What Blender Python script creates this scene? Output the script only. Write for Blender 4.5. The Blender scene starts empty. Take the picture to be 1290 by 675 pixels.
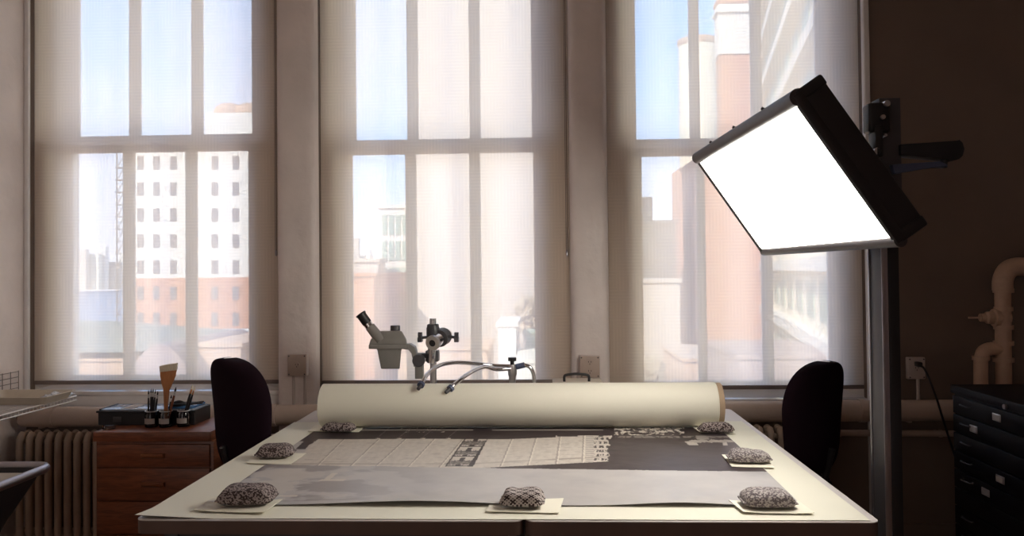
import bpy, bmesh, math, random
from mathutils import Vector, Matrix, noise
PI = math.pi
SC = bpy.context.scene
COL = SC.collection
rnd = random.Random(7)

# ------------------------------------------------------------------ camera
F, H = 1000.0, 1.75
yaw, pitch, roll = (math.radians(a) for a in (2.46, 1.0, 0.58))
fw = Vector((-math.sin(yaw) * math.cos(pitch), math.cos(yaw) * math.cos(pitch), math.sin(pitch)))
r0 = Vector((math.cos(yaw), math.sin(yaw), 0)); u0 = r0.cross(fw)
rt = r0 * math.cos(roll) - u0 * math.sin(roll)
up = u0 * math.cos(roll) + r0 * math.sin(roll)
CP = Vector((0, 0, H)); SY = -13.52
cd = bpy.data.cameras.new('camera'); cam = bpy.data.objects.new('camera', cd); COL.objects.link(cam)
cd.sensor_fit = 'HORIZONTAL'; cd.sensor_width = 36; cd.lens = 36 * F / 1290; cd.shift_y = SY / 1290
cd.clip_start = 0.05; cd.clip_end = 3000
M = Matrix((rt, up, -fw)).transposed().to_4x4(); M.translation = CP
cam.matrix_world = M
SC.camera = cam

def ray(px, py): return fw + rt * ((px - 645) / F) - up * ((py - SY - 337.5) / F)
def Y(px, py, y):
    d = ray(px, py); return CP + d * (y / d.y)
def Z(px, py, z):
    d = ray(px, py); return CP + d * ((z - H) / d.z)
def PX(p):
    d = Vector(p) - CP; z = d.dot(fw)
    return 645 + F * d.dot(rt) / z, 337.5 + SY - F * d.dot(up) / z

# ------------------------------------------------------------------ light and exposure
SC.view_settings.view_transform = 'Standard'; SC.view_settings.look = 'None'
SC.view_settings.gamma = 1.0; SC.view_settings.use_curve_mapping = False
SC.view_settings.exposure = 0.28
SKY = 4.5; SUN = 10.5; LAMP = 12.3
w = bpy.data.worlds.new('sky'); SC.world = w; w.use_nodes = True
nt = w.node_tree; nt.nodes.clear()
def N(nt, t, **k):
    n = nt.nodes.new(t)
    for a, b in k.items(): setattr(n, a, b)
    return n
o_ = N(nt, 'ShaderNodeOutputWorld'); bg = N(nt, 'ShaderNodeBackground'); bg.inputs['Strength'].default_value = SKY
tc = N(nt, 'ShaderNodeTexCoord'); sep = N(nt, 'ShaderNodeSeparateXYZ')
rmp = N(nt, 'ShaderNodeValToRGB'); rmp.color_ramp.elements[0].position = 0.0; rmp.color_ramp.elements[0].color = (.66, .68, .73, 1)
rmp.color_ramp.elements[1].position = .45; rmp.color_ramp.elements[1].color = (.10, .31, .66, 1)
e = rmp.color_ramp.elements.new(.16); e.color = (.32, .53, .82, 1)
nz = N(nt, 'ShaderNodeTexNoise'); nz.inputs['Scale'].default_value = 2.6; nz.inputs['Detail'].default_value = 2.5
cr = N(nt, 'ShaderNodeValToRGB'); cr.color_ramp.elements[0].position = .42; cr.color_ramp.elements[1].position = .70
mx = N(nt, 'ShaderNodeMix', data_type='RGBA'); mx.inputs[7].default_value = (.58, .57, .66, 1)
L = nt.links.new
L(tc.outputs['Generated'], sep.inputs[0]); L(sep.outputs['Z'], rmp.inputs[0]); L(tc.outputs['Generated'], nz.inputs['Vector'])
L(nz.outputs['Fac'], cr.inputs[0]); L(cr.outputs[0], mx.inputs[0]); L(rmp.outputs[0], mx.inputs[6]); L(mx.outputs[2], bg.inputs['Color'])
L(bg.outputs[0], o_.inputs[0])
sd = bpy.data.lights.new('sun', 'SUN'); sd.energy = SUN; sd.angle = .01; sd.color = (1, .93, .82)
sun = bpy.data.objects.new('sun', sd); COL.objects.link(sun)
sun.rotation_euler = Vector((.45, .65, -.62)).to_track_quat('-Z', 'Y').to_euler()

# added, unseen soft fill light far behind the camera, brightens the window pillars
ad_ = bpy.data.lights.new('rear_fill_light', 'AREA'); ad_.energy = 17; ad_.shape = 'RECTANGLE'; ad_.size = 2.2; ad_.size_y = 2.0; ad_.color = (1, .90, .86)
al_ = bpy.data.objects.new('rear_fill_light', ad_); COL.objects.link(al_); al_.location = (-2.2, -3.3, 2.1)
al_.rotation_euler = Vector((-.05, 1, .02)).to_track_quat('-Z', 'Y').to_euler()

# ------------------------------------------------------------------ materials
def mat(name, col, rough=.6, metal=0, var=.06, scale=12, spec=.5, bump=0, bscale=60, stretch=None, emit=None):
    m = bpy.data.materials.new(name); m.use_nodes = True; t = m.node_tree; b = t.nodes['Principled BSDF']
    b.inputs['Roughness'].default_value = rough; b.inputs['Metallic'].default_value = metal
    b.inputs['Specular IOR Level'].default_value = spec
    c = N(t, 'ShaderNodeTexCoord'); v = c.outputs['Object']
    if stretch:
        mp = N(t, 'ShaderNodeMapping'); mp.inputs['Scale'].default_value = stretch; t.links.new(v, mp.inputs[0]); v = mp.outputs[0]
    n = N(t, 'ShaderNodeTexNoise'); n.inputs['Scale'].default_value = scale; n.inputs['Detail'].default_value = 5
    t.links.new(v, n.inputs['Vector'])
    r = N(t, 'ShaderNodeValToRGB'); r.color_ramp.elements[0].position = .3; r.color_ramp.elements[1].position = .7
    r.color_ramp.elements[0].color = tuple(x * (1 - var) for x in col) + (1,)
    r.color_ramp.elements[1].color = tuple(min(1, x * (1 + var)) for x in col) + (1,)
    t.links.new(n.outputs['Fac'], r.inputs[0]); t.links.new(r.outputs[0], b.inputs['Base Color'])
    if bump:
        n2 = N(t, 'ShaderNodeTexNoise'); n2.inputs['Scale'].default_value = bscale; n2.inputs['Detail'].default_value = 4
        t.links.new(c.outputs['Object'], n2.inputs['Vector'])
        bp = N(t, 'ShaderNodeBump'); bp.inputs['Strength'].default_value = bump; bp.inputs['Distance'].default_value = .02
        t.links.new(n2.outputs['Fac'], bp.inputs['Height']); t.links.new(bp.outputs[0], b.inputs['Normal'])
    if emit:
        b.inputs['Emission Color'].default_value = emit[0] + (1,); b.inputs['Emission Strength'].default_value = emit[1]
    return m
def wood(name, a, b_, rough=.45, stretch=(1, 14, 14)):
    m = mat(name, a, rough); t = m.node_tree; r = [n for n in t.nodes if n.type == 'VALTORGB'][0]
    r.color_ramp.elements[0].color = a + (1,); r.color_ramp.elements[1].color = b_ + (1,)
    n = [n for n in t.nodes if n.type == 'TEX_NOISE'][0]; n.inputs['Scale'].default_value = 4; n.inputs['Distortion'].default_value = 1.2
    mp = N(t, 'ShaderNodeMapping'); mp.inputs['Scale'].default_value = stretch
    c = [n for n in t.nodes if n.type == 'TEX_COORD'][0]
    t.links.new(c.outputs['Object'], mp.inputs[0]); t.links.new(mp.outputs[0], n.inputs['Vector']); return m
def brick(name, a, b_, mortar, sc=1.0):
    m = bpy.data.materials.new(name); m.use_nodes = True; t = m.node_tree; b = t.nodes['Principled BSDF']
    b.inputs['Roughness'].default_value = .9
    c = N(t, 'ShaderNodeTexCoord'); s = N(t, 'ShaderNodeSeparateXYZ'); k = N(t, 'ShaderNodeCombineXYZ')
    ad = N(t, 'ShaderNodeMath', operation='ADD')
    t.links.new(c.outputs['Object'], s.inputs[0]); t.links.new(s.outputs[0], ad.inputs[0]); t.links.new(s.outputs[1], ad.inputs[1])
    t.links.new(ad.outputs[0], k.inputs[0]); t.links.new(s.outputs[2], k.inputs[1])
    br = N(t, 'ShaderNodeTexBrick'); br.inputs['Scale'].default_value = sc
    br.inputs['Color1'].default_value = a + (1,); br.inputs['Color2'].default_value = b_ + (1,); br.inputs['Mortar'].default_value = mortar + (1,)
    t.links.new(k.outputs[0], br.inputs['Vector']); t.links.new(br.outputs['Color'], b.inputs['Base Color']); return m

MT = {}
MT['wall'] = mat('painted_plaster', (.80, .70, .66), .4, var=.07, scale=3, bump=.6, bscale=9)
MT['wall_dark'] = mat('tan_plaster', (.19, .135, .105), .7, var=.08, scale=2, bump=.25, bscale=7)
MT['white_paint'] = mat('white_gloss_paint', (.85, .81, .80), .18, spec=.8, var=.03, bump=.05, bscale=25)
MT['sash_paint'] = mat('sash_paint', (.72, .66, .60), .45, var=.03)
MT['floor'] = wood('floor_boards', (.26, .16, .10), (.36, .24, .16), .4, (6, .6, 1))
MT['ceiling'] = mat('ceiling_paint', (.68, .58, .50), .8)
MT['pipe'] = mat('painted_pipe', (.52, .40, .33), .5, var=.08, scale=5, bump=.2, bscale=14)
MT['pipe_cream'] = mat('cream_pipe_paint', (.58, .38, .27), .45, var=.1, bump=.2, bscale=30)
MT['radiator'] = mat('radiator_paint', (.48, .36, .28), .4, var=.08)
MT['black'] = mat('black_plastic', (.012, .010, .012), .45)
MT['chair'] = mat('black_upholstery', (.016, .007, .012), .85, bump=.3, bscale=400, spec=.08)
MT['steel'] = mat('brushed_steel', (.62, .60, .60), .28, 1)
MT['chrome'] = mat('chrome', (.75, .73, .73), .12, 1)
MT['alu'] = mat('dull_aluminium', (.42, .40, .43), .38, 1, stretch=(40, 40, 1))
MT['grey_enamel'] = mat('grey_enamel', (.24, .225, .21), .4)
MT['darkgrey'] = mat('dark_grey_enamel', (.06, .055, .06), .45)
MT['table_top'] = mat('laminate_top', (.62, .57, .55), .35, var=.02)
MT['table_edge'] = mat('brown_edge_band', (.12, .075, .06), .5)
MT['paper'] = mat('cream_paper', (.80, .77, .66), .75, var=.012, scale=4, spec=.2)
MT['paper_roll'] = mat('roll_paper', (.80, .76, .65), .6, var=.012, scale=2, spec=.25)
MT['card'] = mat('blotter_card', (.86, .82, .70), .8, var=.01, spec=.2)
MT['kraft'] = mat('kraft_core', (.42, .30, .20), .8)
MT['wood'] = wood('red_brown_wood', (.13, .035, .014), (.26, .08, .032), .4, (2, 2, 16))
MT['brush_wood'] = wood('orange_brush_wood', (.36, .13, .04), (.50, .20, .07), .4, (20, 20, 2))
MT['bristle'] = mat('pale_bristle', (.72, .62, .48), .9, stretch=(60, 60, 3), var=.2)
MT['steel_blue'] = mat('dark_blue_collar', (.07, .085, .15), .35)
MT['rail_grey'] = mat('grey_rail', (.05, .04, .04), .35)
MT['pull_wood'] = wood('lighter_pull_wood', (.20, .06, .025), (.30, .11, .045), .4)
MT['blue'] = mat('blue_plastic', (.06, .16, .34), .25)
MT['greyfilm'] = mat('grey_lid_film', (.30, .34, .42), .2)
MT['label'] = mat('paper_label', (.40, .36, .34), .7)
MT['outlet'] = mat('brown_outlet_plate', (.46, .35, .29), .45)
MT['outlet_white'] = mat('ivory_box', (.56, .47, .43), .45)
MT['housing'] = mat('lamp_housing', (.012, .008, .009), .6)
MT['flatfile'] = mat('black_steel_cabinet', (.004, .0025, .0035), .55, spec=.15)
MT['diffuser'] = mat('lit_diffuser', (.9, .9, .9), .5, emit=((1, .955, .86), LAMP))
MT['tray_cream'] = mat('cream_enamel_tray', (.60, .52, .42), .4)
MT['clear'] = mat('clear_film', (.80, .82, .88), .12, var=.1)
MT['hem'] = mat('shade_hem', (.22, .17, .15), .6)

def glass(name, col=(.93, .97, 1), refl=.08):
    m = bpy.data.materials.new(name); m.use_nodes = True; t = m.node_tree; t.nodes.clear()
    o = N(t, 'ShaderNodeOutputMaterial'); a = N(t, 'ShaderNodeBsdfTransparent'); g = N(t, 'ShaderNodeBsdfGlossy'); s = N(t, 'ShaderNodeMixShader')
    a.inputs[0].default_value = col + (1,); g.inputs['Roughness'].default_value = .03
    f = N(t, 'ShaderNodeFresnel'); f.inputs[0].default_value = 1.4
    t.links.new(f.outputs[0], s.inputs[0]); t.links.new(a.outputs[0], s.inputs[1]); t.links.new(g.outputs[0], s.inputs[2]); t.links.new(s.outputs[0], o.inputs[0]); return m
MT['glass'] = glass('window_glass'); MT['jar_glass'] = glass('jar_glass', (.72, .72, .74))

def screen_fabric():
    m = bpy.data.materials.new('sun_screen_mesh_fabric'); m.use_nodes = True; t = m.node_tree; t.nodes.clear(); k = t.links.new
    o = N(t, 'ShaderNodeOutputMaterial'); tr = N(t, 'ShaderNodeBsdfTransparent'); tr.inputs[0].default_value = (1, .97, .93, 1)
    df = N(t, 'ShaderNodeBsdfDiffuse'); tl = N(t, 'ShaderNodeBsdfTranslucent')
    df.inputs[0].default_value = (.72, .62, .54, 1); tl.inputs[0].default_value = (.94, .84, .75, 1)
    s1 = N(t, 'ShaderNodeMixShader'); s1.inputs[0].default_value = .78; k(df.outputs[0], s1.inputs[1]); k(tl.outputs[0], s1.inputs[2])
    c = N(t, 'ShaderNodeTexCoord'); sx = N(t, 'ShaderNodeSeparateXYZ'); k(c.outputs['Object'], sx.inputs[0])
    nz = N(t, 'ShaderNodeTexNoise'); nz.inputs['Scale'].default_value = 7; nz.inputs['Detail'].default_value = 2; k(c.outputs['Object'], nz.inputs['Vector'])
    def lines(axis, freq, lo, hi):
        a = N(t, 'ShaderNodeMath', operation='MULTIPLY'); a.inputs[1].default_value = freq; k(sx.outputs[axis], a.inputs[0])
        b = N(t, 'ShaderNodeMath', operation='SINE'); k(a.outputs[0], b.inputs[0])
        mr = N(t, 'ShaderNodeMapRange'); mr.inputs[1].default_value = -.2; mr.inputs[2].default_value = 1; k(b.outputs[0], mr.inputs[0])
        ms = N(t, 'ShaderNodeMapRange'); ms.inputs[1].default_value = lo; ms.inputs[2].default_value = hi; k(nz.outputs['Fac'], ms.inputs[0])
        q = N(t, 'ShaderNodeMath', operation='MULTIPLY'); k(mr.outputs[0], q.inputs[0]); k(ms.outputs[0], q.inputs[1]); return q
    ax = lines('X', 2 * PI / .021, .42, .62); az = lines('Z', 2 * PI / .021, .58, .38)
    ad = N(t, 'ShaderNodeMath', operation='ADD'); k(ax.outputs[0], ad.inputs[0]); k(az.outputs[0], ad.inputs[1])
    op = N(t, 'ShaderNodeMath', operation='MULTIPLY_ADD'); op.inputs[1].default_value = .055; op.inputs[2].default_value = .79; k(ad.outputs[0], op.inputs[0])
    s = N(t, 'ShaderNodeMixShader'); k(op.outputs[0], s.inputs[0]); k(tr.outputs[0], s.inputs[1]); k(s1.outputs[0], s.inputs[2]); k(s.outputs[0], o.inputs[0])
    return m
MT['screen'] = screen_fabric()

def fleck(name, a, b_, scale=190):
    m = mat(name, a, .9, bump=.5, bscale=160, spec=.2); t = m.node_tree
    v = N(t, 'ShaderNodeTexVoronoi'); v.inputs['Scale'].default_value = scale
    c = [n for n in t.nodes if n.type == 'TEX_COORD'][0]; t.links.new(c.outputs['Object'], v.inputs['Vector'])
    r = [n for n in t.nodes if n.type == 'VALTORGB'][0]; sp = N(t, 'ShaderNodeSeparateColor'); t.links.new(v.outputs['Color'], sp.inputs[0]); t.links.new(sp.outputs[0], r.inputs[0])
    r.color_ramp.interpolation = 'CONSTANT'; r.color_ramp.elements[0].position = 0; r.color_ramp.elements[1].position = .52
    r.color_ramp.elements[0].color = a + (1,); r.color_ramp.elements[1].color = b_ + (1,); return m
MT['fleck'] = fleck('salt_and_pepper_cloth', (.07, .05, .05), (.36, .30, .29))
MT['fleck_pale'] = fleck('pale_flecked_cloth', (.17, .14, .15), (.50, .45, .43))
def damask():
    m = mat('damask_cloth', (.1, .1, .1), .9, bump=.3, bscale=200, spec=.2); t = m.node_tree; k = t.links.new
    c = [n for n in t.nodes if n.type == 'TEX_COORD'][0]; sx = N(t, 'ShaderNodeSeparateXYZ'); k(c.outputs['Object'], sx.inputs[0])
    yz = N(t, 'ShaderNodeMath', operation='ADD'); k(sx.outputs['Y'], yz.inputs[0]); k(sx.outputs['Z'], yz.inputs[1]); o = []
    for ax, f in (('X', 150), ('Z', 170), ('X', 450), ('Z', 510)):
        a = N(t, 'ShaderNodeMath', operation='MULTIPLY'); a.inputs[1].default_value = f; k(sx.outputs[ax] if ax == 'X' else yz.outputs[0], a.inputs[0])
        b = N(t, 'ShaderNodeMath', operation='SINE'); k(a.outputs[0], b.inputs[0]); o.append(b)
    p = N(t, 'ShaderNodeMath', operation='MULTIPLY'); k(o[0].outputs[0], p.inputs[0]); k(o[1].outputs[0], p.inputs[1])
    q = N(t, 'ShaderNodeMath', operation='MULTIPLY'); k(o[2].outputs[0], q.inputs[0]); k(o[3].outputs[0], q.inputs[1])
    s = N(t, 'ShaderNodeMath', operation='ADD'); k(p.outputs[0], s.inputs[0]); k(q.outputs[0], s.inputs[1])
    r = [n for n in t.nodes if n.type == 'VALTORGB'][0]; k(s.outputs[0], r.inputs[0]); r.color_ramp.interpolation = 'CONSTANT'
    r.color_ramp.elements[0].position = 0; r.color_ramp.elements[1].position = .12
    r.color_ramp.elements[0].color = (.50, .44, .42, 1); r.color_ramp.elements[1].color = (.05, .035, .035, 1); return m
MT['damask'] = damask()

# ------------------------------------------------------------------ mesh helpers
def nb(): return bmesh.new()
def xf(bm, vs, m): bmesh.ops.transform(bm, matrix=m, verts=vs)
def box(bm, x0, x1, y0, y1, z0, z1, bev=0, seg=2, m=None):
    g = bmesh.ops.create_cube(bm, size=1)['verts']
    xf(bm, g, Matrix.Translation(((x0 + x1) / 2, (y0 + y1) / 2, (z0 + z1) / 2)) @ Matrix.Diagonal((abs(x1 - x0), abs(y1 - y0), abs(z1 - z0), 1)))
    if m is not None: xf(bm, g, m)
    if bev:
        ed = list({e for v in g for e in v.link_edges})
        bmesh.ops.bevel(bm, geom=ed, offset=bev, segments=seg, profile=.5, affect='EDGES', clamp_overlap=True)
    return bm
def frame_to(a, b):
    d = Vector(b) - Vector(a); q = d.to_track_quat('Z', 'Y').to_matrix().to_4x4(); q.translation = a; return q, d.length
def cyl(bm, a, b, r1, r2=None, seg=20, caps=True):
    q, l = frame_to(a, b); r2 = r1 if r2 is None else r2
    g = bmesh.ops.create_cone(bm, cap_ends=caps, cap_tris=False, segments=seg, radius1=r1, radius2=r2, depth=l)['verts']
    xf(bm, g, q @ Matrix.Translation((0, 0, l / 2))); return bm
def lathe(bm, prof, a, b=None, seg=24):
    """prof: (radius, height) along axis a->b (unit of metres)"""
    q = frame_to(a, b)[0] if b is not None else Matrix.Translation(a)
    rings = []
    for r, h in prof:
        if r < 1e-6: rings.append([bm.verts.new(q @ Vector((0, 0, h)))])
        else: rings.append([bm.verts.new(q @ Vector((r * math.cos(2 * PI * i / seg), r * math.sin(2 * PI * i / seg), h))) for i in range(seg)])
    for A, B in zip(rings, rings[1:]):
        for i in range(seg):
            j = (i + 1) % seg
            f = [A[i % len(A)], A[j % len(A)], B[j % len(B)], B[i % len(B)]]
            f2 = []
            for v in f:
                if v not in f2: f2.append(v)
            if len(f2) > 2:
                try: bm.faces.new(f2)
                except ValueError: pass
    for R_, rev in ((rings[0], True), (rings[-1], False)):
        if len(R_) > 2: bm.faces.new(list(reversed(R_)) if rev else R_)
    return bm
def smooth_path(P, n=6):
    P = [Vector(p) for p in P]; out = []
    for i in range(len(P) - 1):
        p0 = P[max(i - 1, 0)]; p1 = P[i]; p2 = P[i + 1]; p3 = P[min(i + 2, len(P) - 1)]
        for k in range(n):
            t = k / n
            out.append(.5 * ((2 * p1) + (p2 - p0) * t + (2 * p0 - 5 * p1 + 4 * p2 - p3) * t * t + (3 * p1 - p0 - 3 * p2 + p3) * t ** 3))
    out.append(P[-1]); return out
def tube(bm, P, r, seg=12, n=6, rf=None):
    P = smooth_path(P, n) if n else [Vector(p) for p in P]
    rings = []; prev = None
    for i, p in enumerate(P):
        d = (P[min(i + 1, len(P) - 1)] - P[max(i - 1, 0)]).normalized()
        if prev is None:
            a = d.cross(Vector((0, 0, 1))) if abs(d.z) < .9 else d.cross(Vector((0, 1, 0)))
        else: a = prev - d * prev.dot(d)
        a.normalize(); prev = a; b = d.cross(a); rr = rf(i / (len(P) - 1)) if rf else r
        rings.append([bm.verts.new(p + a * rr * math.cos(2 * PI * j / seg) + b * rr * math.sin(2 * PI * j / seg)) for j in range(seg)])
    for A, B in zip(rings, rings[1:]):
        for i in range(seg): bm.faces.new([A[i], A[(i + 1) % seg], B[(i + 1) % seg], B[i]])
    bm.faces.new(list(reversed(rings[0]))); bm.faces.new(rings[-1]); return bm
def prism(bm, pts, d, bev=0):
    """pts: list of 3D points of one face; extruded by vector d"""
    d = Vector(d); vs = [bm.verts.new(Vector(p)) for p in pts]; n = len(vs)
    ws = [bm.verts.new(v.co + d) for v in vs]
    fs = [bm.faces.new(vs), bm.faces.new(list(reversed(ws)))]
    for i in range(n): fs.append(bm.faces.new([vs[(i + 1) % n], vs[i], ws[i], ws[(i + 1) % n]]))
    if bev:
        bmesh.ops.bevel(bm, geom=list({e for f in fs for e in f.edges}), offset=bev, segments=2, profile=.5, affect='EDGES', clamp_overlap=True)
    return bm
def plan(cx, cy, wx, wy, r, seg=6):
    out = []
    for sx, sy, a0 in ((1, 1, 0), (-1, 1, 90), (-1, -1, 180), (1, -1, 270)):
        for k in range(seg + 1):
            a = math.radians(a0 + 90 * k / seg)
            out.append((cx + sx * (wx / 2 - r) + r * math.cos(a), cy + sy * (wy / 2 - r) + r * math.sin(a)))
    return out
def grid(bm, fn, nu, nv, thick=0):
    V = [[bm.verts.new(fn(i / nu, j / nv)) for i in range(nu + 1)] for j in range(nv + 1)]
    for j in range(nv):
        for i in range(nu): bm.faces.new([V[j][i], V[j][i + 1], V[j + 1][i + 1], V[j + 1][i]])
    if thick:
        bmesh.ops.recalc_face_normals(bm, faces=bm.faces[:])
        bmesh.ops.solidify(bm, geom=bm.faces[:], thickness=thick)
    return bm
def obj(name, bm, m, parent=None, smooth=35, recalc=True, loc=None):
    if recalc: bmesh.ops.recalc_face_normals(bm, faces=bm.faces[:])
    me = bpy.data.meshes.new(name); bm.to_mesh(me); bm.free()
    if smooth is not None:
        for p in me.polygons: p.use_smooth = True
        me.set_sharp_from_angle(angle=math.radians(smooth))
    me.materials.append(m if not isinstance(m, str) else MT[m])
    o = bpy.data.objects.new(name, me); COL.objects.link(o)
    if loc is not None:   # world geometry -> origin at loc
        me.transform(Matrix.Translation(-Vector(loc))); o.location = loc
    if parent is not None:
        o.parent = parent
        if loc is None: me.transform(world(parent).inverted())
        else: o.location = world(parent).inverted() @ Vector(loc)
    return o
def world(o):
    m = Matrix.LocRotScale(o.location, o.rotation_euler, o.scale)
    return world(o.parent) @ m if o.parent else m
def thing(name, label, cat, loc=(0, 0, 0), group=None, rz=0):
    o = bpy.data.objects.new(name, None); COL.objects.link(o); o.location = loc; o.rotation_euler.z = rz
    o.empty_display_size = .05; tag(o, label, cat, group); return o
def tag(o, label, cat, group=None):
    o['label'] = label; o['category'] = cat
    if group: o['group'] = group
    return o
def center(bm):
    xs = [v.co for v in bm.verts]
    return Vector(((min(v.x for v in xs) + max(v.x for v in xs)) / 2, (min(v.y for v in xs) + max(v.y for v in xs)) / 2, min(v.z for v in xs)))
def solo(name, bm, m, label, cat, group=None, smooth=35):
    return tag(obj(name, bm, m, loc=center(bm), smooth=smooth), label, cat, group)
def struct(name, bm, m, parent=None, smooth=35):
    o = obj(name, bm, m, parent, smooth=smooth)
    if parent is None: o['kind'] = 'structure'
    return o

# ================================================================== ROOM
WY = 5.1; WT = .42; TOP = 3.9; CEIL = 4.3
XL, XR, YB = -3.43, 4.3, -3.4
OPEN = []                                     # window openings: x0, x1, sill z
for a, b, s in ((38, 351, 492), (402, 719, 492), (766, 1090, 502)):
    OPEN.append((Y(a, 340, WY).x, Y(b, 340, WY).x, Y((a + b) / 2, s, WY).z))
bm = nb(); xs = [XL - .3]
segs = [(XL - .3, OPEN[0][0]), (OPEN[0][1], OPEN[1][0]), (OPEN[1][1], OPEN[2][0]), (OPEN[2][1], XR + .3)]
for a, b in segs: box(bm, a, b, WY, WY + WT, -.05, CEIL + .1)
for a, b, s in OPEN:
    box(bm, a, b, WY + .001, WY + WT, -.05, s - .035); box(bm, a, b, WY + .001, WY + WT, TOP, CEIL + .1)
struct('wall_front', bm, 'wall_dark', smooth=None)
struct('wall_left', box(nb(), XL - .3, XL, YB, WY, -.05, CEIL + .1), 'wall', smooth=None)
struct('wall_right', box(nb(), XR, XR + .3, YB, WY, -.05, CEIL + .1), 'wall', smooth=None)
struct('wall_back', box(nb(), XL - .3, XR + .3, YB - .3, YB, -.05, CEIL + .1), 'wall', smooth=None)
struct('ceiling', box(nb(), XL - .3, XR + .3, YB - .3, WY + WT, CEIL, CEIL + .2), 'ceiling', smooth=None)
struct('floor', box(nb(), XL - .3, XR + .3, YB - .3, WY + .02, -.1, 0), 'floor', smooth=None)
struct('baseboard_front', box(nb(), XL + .35, XR, WY - .03, WY, 0, .15, .008), 'wall_dark')
# painted pilasters between the windows, rounded and lumpy with paint
def pilaster(x0, x1, name, proud=.055, z0=0.0, m='wall'):
    bm = nb(); n = 18; nzv = 80
    def fn(u, v):
        t = u * 2 - 1; x = x0 + (x1 - x0) * u
        k = max(0, 1 - abs(t) ** 5)
        z = z0 + (CEIL - z0) * v
        wob = .006 * noise.noise(Vector((x * 9, z * 5, 3))) + .003 * noise.noise(Vector((x * 25, z * 14, 8)))
        return Vector((x, WY - .002 - proud * k ** .5 - wob * (k > 0), z))
    grid(bm, fn, n, nzv); return struct(name, bm, m)
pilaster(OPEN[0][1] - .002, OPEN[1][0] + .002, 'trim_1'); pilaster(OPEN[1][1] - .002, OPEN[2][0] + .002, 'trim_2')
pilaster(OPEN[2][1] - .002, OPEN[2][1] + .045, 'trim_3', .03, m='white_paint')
bm = nb(); box(bm, XL, OPEN[0][0] + .006, WY - .03, WY - .004, .98, CEIL, .006); struct('trim_4', bm, 'white_paint')

# ---- windows
UP = [[(98, 162), (176, 241), (255, 318)], [(449, 514), (528, 593), (607, 672)], [(804, 872), (885, 950), (964, 1032)]]
LO = [[(90, 154), (168, 233), (247, 313)], [(444, 511), (525, 592), (606, 673)], [(810, 879), (890, 960), (974, 1044)]]
RAIL = [(170.6, 191.5, 472.5), (175.2, 193.5, 479), (174, 195.5, 480)]
for w_ in range(3):
    a, b, s = OPEN[w_]; wn = 'window_%d' % (w_ + 1)
    root = bpy.data.objects.new(wn, None); COL.objects.link(root); root.location = ((a + b) / 2, WY, s); root['kind'] = 'structure'
    yL, yU = 5.27, 5.36
    up_b = Y(UP[w_][1][0], RAIL[w_][0], yU).z; lo_t = Y(LO[w_][1][0], RAIL[w_][1], yL).z; lo_b = Y(LO[w_][1][0], RAIL[w_][2], yL).z
    # box frame: splayed liners and outer frame
    bm = nb()
    lx0 = Y(LO[w_][0][0], 340, yL).x - .085; lx1 = Y(LO[w_][2][1], 340, yL).x + .085
    for xa, xb in ((a + .001, lx0), (b - .001, lx1)):
        prism(bm, [(xa, WY + .05, s - .03), (xb, WY + .15, s - .03), (xb, WY + WT - .02, s - .03), (xa, WY + WT - .02, s - .03)], (0, 0, TOP - s + .03))
    box(bm, a, b, WY + .12, WY + WT - .02, TOP - .07, TOP - .001)
    obj('window_frame', bm, 'sash_paint', root, smooth=None)
    def sash(name, cells, y0, zt, zb, z_top, z_bot):
        th = .045; xs = [(Y(p, 340, y0).x, Y(q, 340, y0).x) for p, q in cells]
        bm = nb(); X0, X1 = lx0 - .004, lx1 + .004
        if name == 'upper_sash': X0 += .004; X1 -= .004
        box(bm, X0, xs[0][0], y0, y0 + th, z_bot, z_top, .004); box(bm, xs[2][1], X1, y0, y0 + th, z_bot, z_top, .004)
        for i in (0, 1): box(bm, xs[i][1], xs[i + 1][0], y0 + .004, y0 + th - .004, zb, zt, .006)
        box(bm, X0, X1, y0 + .001, y0 + th - .001, zt, z_top, .004); box(bm, X0, X1, y0 + .001, y0 + th - .001, z_bot, zb, .004)
        o = obj(name, bm, 'sash_paint', root)
        obj('glass_pane', box(nb(), X0 + .03, X1 - .03, y0 + th / 2 - .002, y0 + th / 2 + .002, z_bot + .01, z_top - .01), 'glass', o, smooth=None)
        return o
    sash('lower_sash', LO[w_], yL, lo_t, lo_b, lo_t + .055, s - .02)
    uo = sash('upper_sash', UP[w_], yU, TOP - .09, up_b, TOP - .06, up_b - .055)
    # sash lock
    lp = Vector(((lx0 + lx1) / 2 - .04, yL + .02, lo_t + .055))
    bm = nb(); box(bm, lp.x - .03, lp.x + .03, lp.y - .012, lp.y + .012, lp.z, lp.z + .012, .003)
    tube(bm, [lp + Vector((-.01, 0, .012)), lp + Vector((.01, -.006, .03)), lp + Vector((.05, -.01, .024))], .006, 8, 4)
    obj('sash_lock', bm, 'steel', root)
    # stool and apron
    bm = nb(); box(bm, a - .0, b + .0, WY - .012, WY + .30, s - .03, s, .006)
    box(bm, a - .0, b + .0, WY - .004, WY + .01, s - .105, s - .031, .004)
    prism(bm, [(a + .001, WY + .03, s - .01), (a + .001, yL - .001, s - .01), (a + .001, yL - .001, s + .034), (a + .001, WY + .05, s + .0015)], (b - a - .002, 0, 0))
    obj('window_sill', bm, 'white_paint', root)

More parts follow.
